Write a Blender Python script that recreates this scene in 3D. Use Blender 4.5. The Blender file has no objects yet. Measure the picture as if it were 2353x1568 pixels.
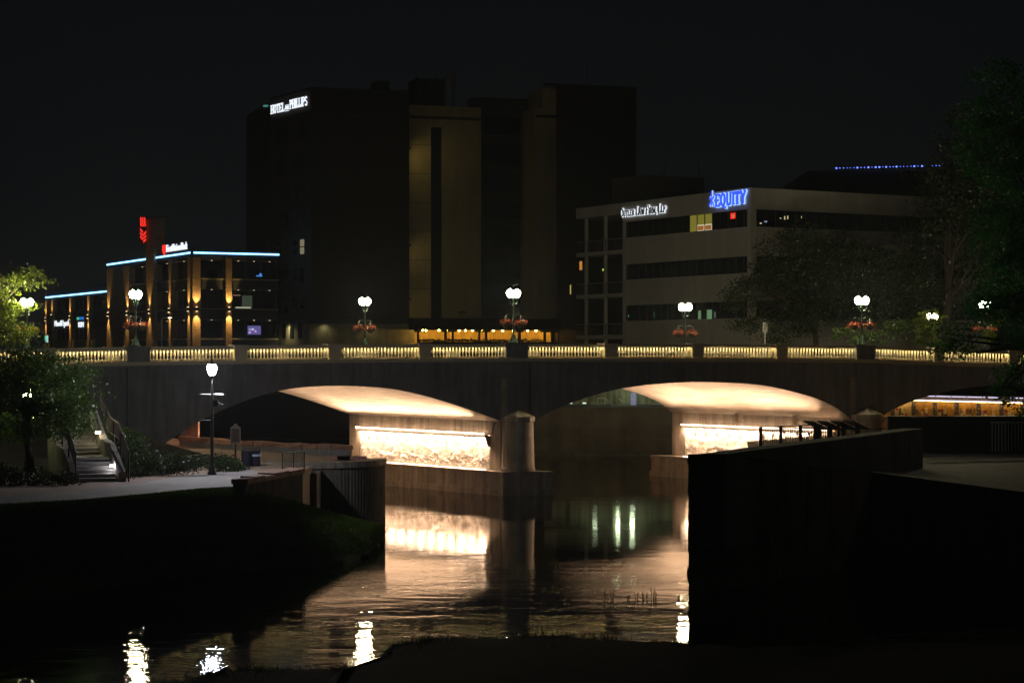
import bpy, math, random
import numpy as np
from mathutils import Vector, noise as mn

random.seed(7)
sc = bpy.context.scene
COL = sc.collection

# ------------------------------------------------------------------ camera
F, CX, HY, H = 4573.0, 1176.0, 810.0, 8.1        # focal length in photo pixels, axis, horizon, eye height
cam = bpy.data.cameras.new('camera')
cam.lens = 70.0
cam.sensor_width = 36.0
cam.shift_y = 26.0 / 2352.0
cam.clip_start = 0.5
cam.clip_end = 5000.0
co = bpy.data.objects.new('camera', cam)
co.location = (0, 0, H)
co.rotation_euler = (math.radians(90), 0, 0)
COL.objects.link(co)
sc.camera = co

# ------------------------------------------------------------------ night sky, no sun is up
w = bpy.data.worlds.new('World')
sc.world = w
w.use_nodes = True
nt = w.node_tree
bg = nt.nodes['Background']
bg.inputs['Color'].default_value = (0.80, 0.90, 1.08, 1)
bg.inputs['Strength'].default_value = 0.0036

sc.view_settings.view_transform = 'Standard'
sc.view_settings.look = 'None'
sc.view_settings.exposure = 0.0
sc.view_settings.gamma = 1.0
sc.view_settings.use_curve_mapping = False
sc.render.engine = 'CYCLES'
cy = sc.cycles
cy.use_denoising = True
cy.max_bounces = 6
cy.diffuse_bounces = 3
cy.glossy_bounces = 3
cy.transmission_bounces = 4
cy.transparent_max_bounces = 8
cy.volume_bounces = 0
cy.sample_clamp_indirect = 120.0
cy.sample_clamp_direct = 0.0
cy.caustics_reflective = False
cy.blur_glossy = 0.0
cy.use_light_tree = True

# ------------------------------------------------------------------ placing helpers
def at(x, y, Y):
    return Vector(((x - CX) / F * Y, Y, H + (HY - y) / F * Y))

def gz(x, y, z):
    Y = (H - z) * F / (y - HY)
    return Vector(((x - CX) / F * Y, Y, z))

def br(s, t, z):                                  # bridge frame: s along, t across (skewed), z up
    return Vector((0.224 + 0.976 * s - 0.621 * t, 114.0 + 0.2177 * s + 0.784 * t, z))

def sx(px):                                       # along-bridge position of a photo column
    k = (px - CX) / F
    return (114.0 * k - 0.224) / (0.976 - 0.2177 * k)

EB = Vector((0.976, 0.2177, 0)).normalized()
PB = Vector((-0.621, 0.784, 0)).normalized()
NB = Vector((-0.2177, 0.976, 0)).normalized()

WL = {}
def wl(o):
    return WL.get(o.name, Vector((0, 0, 0)))

class MB:
    def __init__(self):
        self.v = []; self.f = []; self.uv = None
    def quad(self, a, b, c, d):
        n = len(self.v); self.v += [tuple(a), tuple(b), tuple(c), tuple(d)]; self.f.append((n, n + 1, n + 2, n + 3))
    def poly(self, pts):
        n = len(self.v); self.v += [tuple(p) for p in pts]; self.f.append(tuple(range(n, n + len(pts))))
    def hexa(self, p):                            # p: 4 bottom, 4 top, same winding
        n = len(self.v); self.v += [tuple(q) for q in p]
        for f in ((3, 2, 1, 0), (4, 5, 6, 7), (0, 1, 5, 4), (1, 2, 6, 5), (2, 3, 7, 6), (3, 0, 4, 7)):
            self.f.append(tuple(n + i for i in f))
        return self
    def box(self, x0, x1, y0, y1, z0, z1):
        return self.hexa([(x0, y0, z0), (x1, y0, z0), (x1, y1, z0), (x0, y1, z0),
                          (x0, y0, z1), (x1, y0, z1), (x1, y1, z1), (x0, y1, z1)])
    def obox(self, c, ux, uy, a0, a1, b0, b1, z0, z1):   # oriented box on plan axes ux, uy from point c
        pl = [(a0, b0), (a1, b0), (a1, b1), (a0, b1)]
        P = [Vector((c[0], c[1], 0)) + ux * a + uy * b for a, b in pl]
        return self.hexa([(p.x, p.y, z0) for p in P] + [(p.x, p.y, z1) for p in P])
    def bbox(self, s0, s1, t0, t1, z0a, z0b, z1a, z1b):  # bridge box, z may slope along s
        return self.hexa([br(s0, t0, z0a), br(s1, t0, z0b), br(s1, t1, z0b), br(s0, t1, z0a),
                          br(s0, t0, z1a), br(s1, t0, z1b), br(s1, t1, z1b), br(s0, t1, z1a)])
    def lathe(self, c, prof, n=12, ux=None):
        b = len(self.v); m = len(prof)
        for r, z in prof:
            for k in range(n):
                a = 2 * math.pi * k / n
                self.v.append((c[0] + r * math.cos(a), c[1] + r * math.sin(a), c[2] + z))
        for i in range(m - 1):
            for k in range(n):
                k2 = (k + 1) % n
                self.f.append((b + i * n + k, b + i * n + k2, b + (i + 1) * n + k2, b + (i + 1) * n + k))
        self.f.append(tuple(b + k for k in reversed(range(n))))
        self.f.append(tuple(b + (m - 1) * n + k for k in range(n)))
        return self
    def tube(self, pts, r, n=6):
        pts = [Vector(p) for p in pts]
        rs = r if isinstance(r, (list, tuple)) else [r] * len(pts)
        b = len(self.v)
        for i, p in enumerate(pts):
            d = (pts[min(i + 1, len(pts) - 1)] - pts[max(i - 1, 0)]).normalized()
            u = d.cross(Vector((0, 0, 1)))
            if u.length < 0.1: u = d.cross(Vector((1, 0, 0)))
            u.normalize(); w_ = d.cross(u)
            for k in range(n):
                a = 2 * math.pi * k / n
                self.v.append(tuple(p + (u * math.cos(a) + w_ * math.sin(a)) * rs[i]))
        for i in range(len(pts) - 1):
            for k in range(n):
                k2 = (k + 1) % n
                self.f.append((b + i * n + k, b + (i + 1) * n + k, b + (i + 1) * n + k2, b + i * n + k2))
        self.f.append(tuple(b + k for k in range(n)))
        self.f.append(tuple(b + (len(pts) - 1) * n + k for k in reversed(range(n))))
        return self
    def grid(self, rows, close=False):
        b = len(self.v); m = len(rows[0])
        for r in rows: self.v += [tuple(p) for p in r]
        for i in range(len(rows) - 1):
            for j in range(m - 1):
                self.f.append((b + i * m + j, b + i * m + j + 1, b + (i + 1) * m + j + 1, b + (i + 1) * m + j))
        return self
    def mesh(self, name, off=Vector((0, 0, 0)), smooth=False):
        me = bpy.data.meshes.new(name)
        me.from_pydata([(a - off[0], b - off[1], c - off[2]) for a, b, c in self.v], [], self.f)
        if smooth: me.polygons.foreach_set('use_smooth', [True] * len(me.polygons))
        me.update()
        return me

def link(o, parent=None):
    COL.objects.link(o)
    if parent: o.parent = parent
    return o

def tag(o, label=None, cat=None, group=None, kind=None):
    if label: o['label'] = label
    if cat: o['category'] = cat
    if group: o['group'] = group
    if kind: o['kind'] = kind
    return o

def thing(name, label, cat, loc, group=None):
    o = bpy.data.objects.new(name, None)
    o.empty_display_size = 0.3
    o.location = loc
    link(o)
    WL[o.name] = Vector(loc)
    return tag(o, label, cat, group)

def part(name, mb, m, parent=None, smooth=False, label=None, loc=None, kind=None):
    off = wl(parent) if parent else Vector(loc or (0, 0, 0))
    me = mb.mesh(name, off, smooth)
    if m: me.materials.append(m)
    o = bpy.data.objects.new(name, me)
    if not parent: o.location = off
    link(o, parent)
    WL[o.name] = off
    tag(o, label, kind=kind)
    return o

def inst(name, me, parent, loc=(0, 0, 0), rz=0.0, kind=None):      # a child sharing mesh data, local coordinates
    o = bpy.data.objects.new(name, me)
    o.location = loc; o.rotation_euler = (0, 0, rz)
    return link(o, parent)

def copy_tree(o, parent=None):
    c = o.copy(); COL.objects.link(c)
    if parent: c.parent = parent
    for ch in list(o.children): copy_tree(ch, c)
    return c

def solo(name, mb, m, label, cat, group=None, smooth=False, loc=None):
    if loc is None:
        v = np.array(mb.v); loc = (float(v[:, 0].mean()), float(v[:, 1].mean()), float(v[:, 2].min()))
    o = part(name, mb, m, None, smooth, loc=loc)
    return tag(o, label, cat, group)

def struct(name, mb, m, smooth=False, loc=None):
    o = part(name, mb, m, None, smooth, loc=loc)
    o['kind'] = 'structure'
    return o

# ------------------------------------------------------------------ materials
def lnk(t, a, b): t.links.new(a, b)

def mat(name, col, rough=0.8, var=0.25, scale=2.0, bump=0.0, bscale=20.0, stretch=(1, 1, 1), metal=0.0,
        spec=0.4, streak=0.0, sscale=1.0):
    m = bpy.data.materials.new(name); m.use_nodes = True
    t = m.node_tree; p = t.nodes['Principled BSDF']
    p.inputs['Roughness'].default_value = rough
    p.inputs['Metallic'].default_value = metal
    p.inputs['Specular IOR Level'].default_value = spec
    tc = t.nodes.new('ShaderNodeTexCoord')
    mp = t.nodes.new('ShaderNodeMapping'); mp.inputs['Scale'].default_value = stretch
    lnk(t, tc.outputs['Object'], mp.inputs['Vector'])
    n = t.nodes.new('ShaderNodeTexNoise'); n.inputs['Scale'].default_value = scale
    n.inputs['Detail'].default_value = 6; n.inputs['Roughness'].default_value = 0.65
    lnk(t, mp.outputs['Vector'], n.inputs['Vector'])
    r = t.nodes.new('ShaderNodeValToRGB')
    r.color_ramp.elements[0].position = 0.3; r.color_ramp.elements[1].position = 0.7
    r.color_ramp.elements[0].color = tuple(c * (1 - var) for c in col) + (1,)
    r.color_ramp.elements[1].color = tuple(min(1, c * (1 + var)) for c in col) + (1,)
    lnk(t, n.outputs['Fac'], r.inputs['Fac'])
    outc = r.outputs['Color']
    if streak:
        mp2 = t.nodes.new('ShaderNodeMapping'); mp2.inputs['Scale'].default_value = (3 * sscale, 3 * sscale, 0.25 * sscale)
        lnk(t, tc.outputs['Object'], mp2.inputs['Vector'])
        n2 = t.nodes.new('ShaderNodeTexNoise'); n2.inputs['Scale'].default_value = 1.0; n2.inputs['Detail'].default_value = 5
        lnk(t, mp2.outputs['Vector'], n2.inputs['Vector'])
        r2 = t.nodes.new('ShaderNodeValToRGB')
        r2.color_ramp.elements[0].position = 0.35; r2.color_ramp.elements[1].position = 0.62
        r2.color_ramp.elements[0].color = (1 - streak,) * 3 + (1,); r2.color_ramp.elements[1].color = (1, 1, 1, 1)
        lnk(t, n2.outputs['Fac'], r2.inputs['Fac'])
        mx = t.nodes.new('ShaderNodeMix'); mx.data_type = 'RGBA'; mx.blend_type = 'MULTIPLY'; mx.inputs[0].default_value = 1
        lnk(t, outc, mx.inputs[6]); lnk(t, r2.outputs['Color'], mx.inputs[7]); outc = mx.outputs[2]
    lnk(t, outc, p.inputs['Base Color'])
    if bump:
        n3 = t.nodes.new('ShaderNodeTexNoise'); n3.inputs['Scale'].default_value = bscale; n3.inputs['Detail'].default_value = 5
        lnk(t, mp.outputs['Vector'], n3.inputs['Vector'])
        b = t.nodes.new('ShaderNodeBump'); b.inputs['Strength'].default_value = bump; b.inputs['Distance'].default_value = 0.05
        lnk(t, n3.outputs['Fac'], b.inputs['Height']); lnk(t, b.outputs['Normal'], p.inputs['Normal'])
    return m

def emit(name, col, strength):
    m = bpy.data.materials.new(name); m.use_nodes = True
    t = m.node_tree; t.nodes.remove(t.nodes['Principled BSDF'])
    e = t.nodes.new('ShaderNodeEmission'); e.inputs['Color'].default_value = tuple(col) + (1,)
    e.inputs['Strength'].default_value = strength
    lnk(t, e.outputs['Emission'], t.nodes['Material Output'].inputs['Surface'])
    return m

def glassmat(name, col=(0.012, 0.014, 0.016), rough=0.06):
    m = mat(name, col, rough, 0.2, 0.4, spec=0.6, bump=0.02, bscale=0.6)
    return m

def leafmat(name, col, var=0.45, trans=0.5):
    m = bpy.data.materials.new(name); m.use_nodes = True
    t = m.node_tree; t.nodes.remove(t.nodes['Principled BSDF'])
    g = t.nodes.new('ShaderNodeNewGeometry')
    r = t.nodes.new('ShaderNodeValToRGB')
    r.color_ramp.elements[0].color = tuple(c * (1 - var) for c in col) + (1,)
    r.color_ramp.elements[1].color = (col[0] * (1 + 1.4 * var), col[1] * (1 + var), col[2] * (1 + 0.2 * var), 1)
    lnk(t, g.outputs['Random Per Island'], r.inputs['Fac'])
    d = t.nodes.new('ShaderNodeBsdfDiffuse'); tr = t.nodes.new('ShaderNodeBsdfTranslucent')
    mx = t.nodes.new('ShaderNodeMixShader'); mx.inputs['Fac'].default_value = trans
    lnk(t, r.outputs['Color'], d.inputs['Color']); lnk(t, r.outputs['Color'], tr.inputs['Color'])
    lnk(t, d.outputs['BSDF'], mx.inputs[1]); lnk(t, tr.outputs['BSDF'], mx.inputs[2])
    gl = t.nodes.new('ShaderNodeBsdfGlossy'); gl.inputs['Roughness'].default_value = 0.4
    gl.inputs['Color'].default_value = (0.8, 0.8, 0.8, 1)
    m2 = t.nodes.new('ShaderNodeMixShader'); m2.inputs['Fac'].default_value = 0.04
    lnk(t, mx.outputs['Shader'], m2.inputs[1]); lnk(t, gl.outputs['BSDF'], m2.inputs[2])
    lnk(t, m2.outputs['Shader'], t.nodes['Material Output'].inputs['Surface'])
    return m

def soffitmat(name, col):
    m = bpy.data.materials.new(name); m.use_nodes = True
    t = m.node_tree; p = t.nodes['Principled BSDF']; p.inputs['Roughness'].default_value = 0.75
    tc = t.nodes.new('ShaderNodeTexCoord')
    def ns(sca, det, rot=0.0):
        mp = t.nodes.new('ShaderNodeMapping'); mp.inputs['Scale'].default_value = sca
        lnk(t, tc.outputs['UV'], mp.inputs['Vector'])
        n = t.nodes.new('ShaderNodeTexNoise'); n.inputs['Scale'].default_value = 1.0; n.inputs['Detail'].default_value = det
        n.inputs['Roughness'].default_value = 0.7
        lnk(t, mp.outputs['Vector'], n.inputs['Vector']); return n
    n1 = ns((5.5, 0.28, 1), 7); n2 = ns((0.5, 0.35, 1), 5)
    r1 = t.nodes.new('ShaderNodeValToRGB')
    r1.color_ramp.elements[0].position = 0.32; r1.color_ramp.elements[1].position = 0.62
    r1.color_ramp.elements[0].color = tuple(c * f for c, f in zip(col, (0.50, 0.43, 0.36))) + (1,)
    r1.color_ramp.elements[1].color = tuple(c * 1.12 for c in col) + (1,)
    lnk(t, n1.outputs['Fac'], r1.inputs['Fac'])
    r2 = t.nodes.new('ShaderNodeValToRGB')
    r2.color_ramp.elements[0].position = 0.3; r2.color_ramp.elements[1].position = 0.65
    r2.color_ramp.elements[0].color = (0.72, 0.66, 0.6, 1); r2.color_ramp.elements[1].color = (1, 1, 1, 1)
    lnk(t, n2.outputs['Fac'], r2.inputs['Fac'])
    mx = t.nodes.new('ShaderNodeMix'); mx.data_type = 'RGBA'; mx.blend_type = 'MULTIPLY'; mx.inputs[0].default_value = 1
    lnk(t, r1.outputs['Color'], mx.inputs[6]); lnk(t, r2.outputs['Color'], mx.inputs[7])
    lnk(t, mx.outputs[2], p.inputs['Base Color'])
    b = t.nodes.new('ShaderNodeBump'); b.inputs['Strength'].default_value = 0.35; b.inputs['Distance'].default_value = 0.04
    lnk(t, n1.outputs['Fac'], b.inputs['Height']); lnk(t, b.outputs['Normal'], p.inputs['Normal'])
    return m

def watermat():
    m = bpy.data.materials.new('river_water'); m.use_nodes = True
    t = m.node_tree; p = t.nodes['Principled BSDF']
    p.inputs['Base Color'].default_value = (0.010, 0.010, 0.007, 1)
    p.inputs['Roughness'].default_value = 0.015
    p.inputs['IOR'].default_value = 1.33
    tc = t.nodes.new('ShaderNodeTexCoord')
    def ns(sca, det, rough=0.55, dist=0.0):
        mp = t.nodes.new('ShaderNodeMapping'); mp.inputs['Scale'].default_value = sca
        lnk(t, tc.outputs['Object'], mp.inputs['Vector'])
        n = t.nodes.new('ShaderNodeTexNoise'); n.inputs['Scale'].default_value = 1.0; n.inputs['Detail'].default_value = det
        n.inputs['Roughness'].default_value = rough; n.inputs['Distortion'].default_value = dist
        lnk(t, mp.outputs['Vector'], n.inputs['Vector']); return n
    a = ns((0.30, 0.62, 1), 4, 0.55, 0.5)      # metre waves
    b = ns((3.2, 4.6, 1), 3, 0.6, 0.2)      # ripples
    c = ns((0.045, 0.09, 1), 3)             # gust patches
    rp = t.nodes.new('ShaderNodeMapRange'); rp.inputs['From Min'].default_value = 0.42; rp.inputs['From Max'].default_value = 0.62
    rp.inputs['To Min'].default_value = 0.18; rp.inputs['To Max'].default_value = 1.1
    lnk(t, c.outputs['Fac'], rp.inputs['Value'])
    sx_ = t.nodes.new('ShaderNodeSeparateXYZ'); lnk(t, tc.outputs['Object'], sx_.inputs['Vector'])
    yr = t.nodes.new('ShaderNodeMapRange'); yr.inputs['From Min'].default_value = 80; yr.inputs['From Max'].default_value = 59
    yr.inputs['To Min'].default_value = 0.50; yr.inputs['To Max'].default_value = 2.1
    lnk(t, sx_.outputs['Y'], yr.inputs['Value'])
    mu = t.nodes.new('ShaderNodeMath'); mu.operation = 'MULTIPLY'; lnk(t, rp.outputs['Result'], mu.inputs[0]); lnk(t, yr.outputs['Result'], mu.inputs[1])
    b1 = t.nodes.new('ShaderNodeBump'); lnk(t, yr.outputs['Result'], b1.inputs['Strength']); b1.inputs['Distance'].default_value = 0.012; pass
    lnk(t, a.outputs['Fac'], b1.inputs['Height'])
    b2 = t.nodes.new('ShaderNodeBump'); b2.inputs['Distance'].default_value = 0.005
    lnk(t, mu.outputs[0], b2.inputs['Strength'])
    lnk(t, b.outputs['Fac'], b2.inputs['Height']); lnk(t, b1.outputs['Normal'], b2.inputs['Normal'])
    lnk(t, b2.outputs['Normal'], p.inputs['Normal'])
    return m

M = {}
M['concrete'] = mat('cast_concrete', (0.20, 0.195, 0.185), 0.85, 0.18, 0.8, 0.25, 14, streak=0.30)
M['concrete_dk'] = mat('weathered_concrete', (0.20, 0.175, 0.145), 0.85, 0.25, 0.9, 0.3, 12, streak=0.4)
M['rail'] = mat('painted_balustrade', (0.46, 0.40, 0.27), 0.6, 0.10, 3.0, 0.08, 40)
M['baluster'] = mat('cast_baluster', (0.62, 0.56, 0.42), 0.55, 0.12, 9.0)
M['soffit'] = soffitmat('arch_soffit_concrete', (0.44, 0.40, 0.35))
M['pier'] = mat('pier_concrete', (0.33, 0.28, 0.22), 0.8, 0.25, 1.2, 0.3, 10, streak=0.42)
M['rock'] = mat('split_stone', (0.52, 0.47, 0.42), 0.75, 0.55, 2.6, 0.5, 16)
M['sandstone'] = mat('pink_quartzite', (0.36, 0.19, 0.14), 0.8, 0.3, 3.0, 0.5, 9)
M['path'] = mat('path_concrete', (0.30, 0.28, 0.27), 0.8, 0.18, 1.5, 0.12, 30)
M['paver'] = mat('plaza_paving', (0.32, 0.23, 0.18), 0.8, 0.2, 1.4, 0.12, 25)
M['asphalt'] = mat('asphalt', (0.05, 0.05, 0.05), 0.9, 0.2, 3)
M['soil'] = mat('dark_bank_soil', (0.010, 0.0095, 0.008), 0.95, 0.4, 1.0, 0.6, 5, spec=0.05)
M['lawn'] = mat('lawn_turf', (0.06, 0.105, 0.022), 0.95, 0.4, 2.2, 0.8, 22)
M['grass'] = leafmat('grass_blade', (0.08, 0.15, 0.025), 0.4, 0.35)
M['iron'] = mat('black_iron', (0.016, 0.017, 0.017), 0.45, 0.2, 6, spec=0.5)
M['green_iron'] = mat('dark_green_iron', (0.022, 0.05, 0.04), 0.4, 0.2, 6, spec=0.5)
M['steel'] = mat('galvanised_steel', (0.45, 0.45, 0.43), 0.4, 0.15, 5, metal=0.6)
M['white'] = mat('white_paint', (0.72, 0.70, 0.64), 0.6, 0.1, 3)
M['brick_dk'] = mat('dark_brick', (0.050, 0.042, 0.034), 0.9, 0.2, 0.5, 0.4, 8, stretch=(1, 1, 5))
M['brick'] = mat('brown_brick', (0.30, 0.19, 0.10), 0.85, 0.45, 1.2, 0.9, 3, stretch=(1, 1, 7))
M['tan'] = mat('tan_plaster', (0.40, 0.33, 0.19), 0.85, 0.12, 0.3, 0.15, 6, streak=0.12, sscale=0.4)
M['podium'] = mat('podium_plaster', (0.36, 0.34, 0.23), 0.85, 0.12, 0.4, streak=0.2, sscale=0.5)
M['law'] = mat('pale_stone_cladding', (0.45, 0.425, 0.39), 0.8, 0.08, 0.5, 0.1, 8, streak=0.12, sscale=0.5)
M['dark_wall'] = mat('dark_cladding', (0.050, 0.048, 0.046), 0.8, 0.15, 0.5)
M['glass'] = glassmat('dark_window_glass')
M['frame'] = mat('bronze_window_frame', (0.05, 0.045, 0.04), 0.5, 0.15, 4)
M['awning'] = mat('black_awning', (0.014, 0.014, 0.014), 0.9, 0.2, 3)
M['amber_wall'] = mat('ochre_wall', (0.55, 0.37, 0.10), 0.8, 0.12, 0.8, streak=0.15)
M['leaf'] = leafmat('tree_leaf', (0.055, 0.11, 0.022), 0.45, 0.5)
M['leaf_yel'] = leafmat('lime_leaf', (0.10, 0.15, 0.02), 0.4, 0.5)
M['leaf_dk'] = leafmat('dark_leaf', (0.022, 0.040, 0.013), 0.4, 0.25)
M['leaf_blu'] = leafmat('cool_green_leaf', (0.02, 0.12, 0.03), 0.4, 0.6)
M['bark'] = mat('bark', (0.045, 0.034, 0.026), 0.95, 0.35, 4, 0.6, 14, stretch=(1, 1, 0.3))
M['flower'] = leafmat('red_petal', (0.24, 0.035, 0.018), 0.5, 0.15)
M['basket'] = mat('coir_basket', (0.06, 0.045, 0.03), 0.95, 0.3, 12, 0.5, 30)
M['bin'] = mat('navy_bin', (0.007, 0.009, 0.019), 0.5, 0.2, 5)
M['globe'] = emit('lit_globe_warm', (1.0, 0.86, 0.50), 420)
M['globe_cool'] = emit('lit_globe_cool', (0.86, 0.88, 1.0), 600)
M['led_warm'] = emit('warm_led', (1.0, 0.66, 0.44), 560)
M['led_warm_up'] = emit('warm_led_uplight', (1.0, 0.72, 0.50), 14)
M['led_rail'] = emit('rail_led', (1.0, 0.80, 0.42), 60)
M['led_blue'] = emit('cyan_blue_led', (0.16, 0.50, 1.0), 6)
M['led_white'] = emit('sign_white', (0.85, 0.92, 1.0), 1.15)
M['led_amber'] = emit('amber_bulb', (1.0, 0.56, 0.10), 260)
M['led_lens'] = emit('uplight_lens', (1.0, 0.70, 0.34), 8)
M['led_base'] = emit('assumed_base_led', (1.0, 0.70, 0.46), 9)
M['ceiling'] = emit('ceiling_lens', (1.0, 0.8, 0.5), 2.2)
M['globe_assumed'] = emit('lit_globe_assumed', (0.95, 1.0, 0.50), 110)
M['globe_green'] = emit('lit_globe_far', (1.0, 0.88, 0.58), 40)
M['far_wall'] = mat('old_flood_wall', (0.13, 0.105, 0.08), 0.9, 0.25, 0.5, 0.2, 8, streak=0.25, sscale=0.4)
M['red_sign'] = emit('red_sign', (1.0, 0.03, 0.02), 1.3)
M['blue_sign'] = emit('blue_sign', (0.03, 0.07, 1.0), 1.6)
M['blue_dot'] = emit('blue_dot', (0.12, 0.2, 1.0), 3.0)
M['gold'] = mat('gold_letters', (0.30, 0.20, 0.05), 0.5, 0.1, 4)
M['water'] = watermat()

# ------------------------------------------------------------------ shared builders
def leaf_cloud(blobs, n, size, seed, clump=0.0, nclump=0, flat=0.0):
    """leaf quads spread through ellipsoids; blobs: (cx,cy,cz,rx,ry,rz)"""
    rg = np.random.default_rng(seed)
    B = np.array(blobs, float)
    vol = B[:, 3] * B[:, 4] * B[:, 5]
    def pts(k):
        i = rg.choice(len(B), k, p=vol / vol.sum())
        d = rg.normal(size=(k, 3)); d /= np.linalg.norm(d, axis=1)[:, None]
        r = rg.random(k) ** (1 / 2.2)
        return B[i, :3] + d * r[:, None] * B[i, 3:]
    if nclump:
        c = pts(nclump)
        p = c[rg.integers(0, nclump, n)] + rg.normal(size=(n, 3)) * clump * np.array([1, 1, 0.6])
    else:
        p = pts(n)
    a = rg.normal(size=(n, 3)); a[:, 2] *= (1 - flat); a /= np.linalg.norm(a, axis=1)[:, None]
    b = rg.normal(size=(n, 3)); b -= (b * a).sum(1)[:, None] * a; b /= np.linalg.norm(b, axis=1)[:, None]
    s = size * (0.6 + 0.8 * rg.random(n))[:, None]
    V = np.empty((n, 4, 3))
    V[:, 0] = p - a * s * 0.5; V[:, 1] = p + b * s * 0.28; V[:, 2] = p + a * s * 0.5; V[:, 3] = p - b * s * 0.28
    return V.reshape(-1, 3)

def quads_mesh(name, V, off):
    n = len(V) // 4
    me = bpy.data.meshes.new(name)
    me.vertices.add(len(V)); me.vertices.foreach_set('co', (V - np.array(off)).astype(np.float32).ravel())
    me.loops.add(n * 4); me.loops.foreach_set('vertex_index', np.arange(n * 4, dtype=np.int32))
    me.polygons.add(n); me.polygons.foreach_set('loop_start', np.arange(0, n * 4, 4, dtype=np.int32))
    me.update(calc_edges=True)
    return me

def cloud_part(name, V, m, parent, label=None):
    me = quads_mesh(name, V, wl(parent)); me.materials.append(m)
    o = bpy.data.objects.new(name, me); link(o, parent); tag(o, label)
    return o

def tree(name, label, base, height, blobs, n, size, m, seed, r0=0.28, limbs=9, group=None, nclump=None, clump=0.5, cat='tree', spread=None):
    rg = random.Random(seed)
    base = Vector(base)
    t = thing(name, label, cat, base, group)
    mb = MB()
    top = base + Vector((rg.uniform(-.3, .3), rg.uniform(-.3, .3), height * 0.62))
    mid = base.lerp(top, .5) + Vector((rg.uniform(-.2, .2), 0, 0))
    mb.tube([base - Vector((0, 0, .15)), base + Vector((0, 0, .3)), mid, top], [r0 * 1.35, r0, r0 * .75, r0 * .35], 8)
    for k in range(limbs):
        bl = blobs[k % len(blobs)]
        e = Vector(bl[:3]) + Vector((rg.uniform(-.6, .6) * bl[3], rg.uniform(-.6, .6) * bl[4], rg.uniform(-.4, .6) * bl[5]))
        st = base.lerp(top, rg.uniform(.45, .95))
        m1 = st.lerp(e, .5) + Vector((rg.uniform(-.3, .3), rg.uniform(-.3, .3), rg.uniform(0, .5)))
        mb.tube([st, m1, e], [r0 * .42, r0 * .25, r0 * .07], 5)
    part('trunk', mb, M['bark'], t, True)
    cloud_part('crown', leaf_cloud(blobs, n, size, seed, clump, nclump or max(20, n // 45)), m, t)
    return t

# text from the built-in font, laid on a plane
def text_mesh(name, body, org, ux, uz, wdt, hgt, depth, nrm):
    cu = bpy.data.curves.new(name, 'FONT'); cu.body = body; cu.extrude = 0.0; cu.resolution_u = 3
    ob = bpy.data.objects.new(name, cu); COL.objects.link(ob)
    me = bpy.data.meshes.new_from_object(ob.evaluated_get(bpy.context.evaluated_depsgraph_get()))
    bpy.data.objects.remove(ob); bpy.data.curves.remove(cu)
    v = np.array([x.co[:] for x in me.vertices])
    lo, hi = v.min(0), v.max(0)
    mb = MB()
    P = lambda c, d: org + ux * ((c[0] - lo[0]) / (hi[0] - lo[0]) * wdt) + uz * ((c[1] - lo[1]) / (hi[1] - lo[1]) * hgt) + nrm * d
    n = len(v)
    mb.v = [tuple(P(c, depth)) for c in v] + [tuple(P(c, 0)) for c in v]
    for p in me.polygons: mb.f.append(tuple(p.vertices))
    cnt = {}
    for p in me.polygons:
        vs = list(p.vertices)
        for a, b in zip(vs, vs[1:] + vs[:1]):
            cnt[(a, b)] = 1
    for (a, b) in cnt:
        if (b, a) not in cnt: mb.f.append((b, a, n + a, n + b))
    bpy.data.meshes.remove(me)
    return mb

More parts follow.
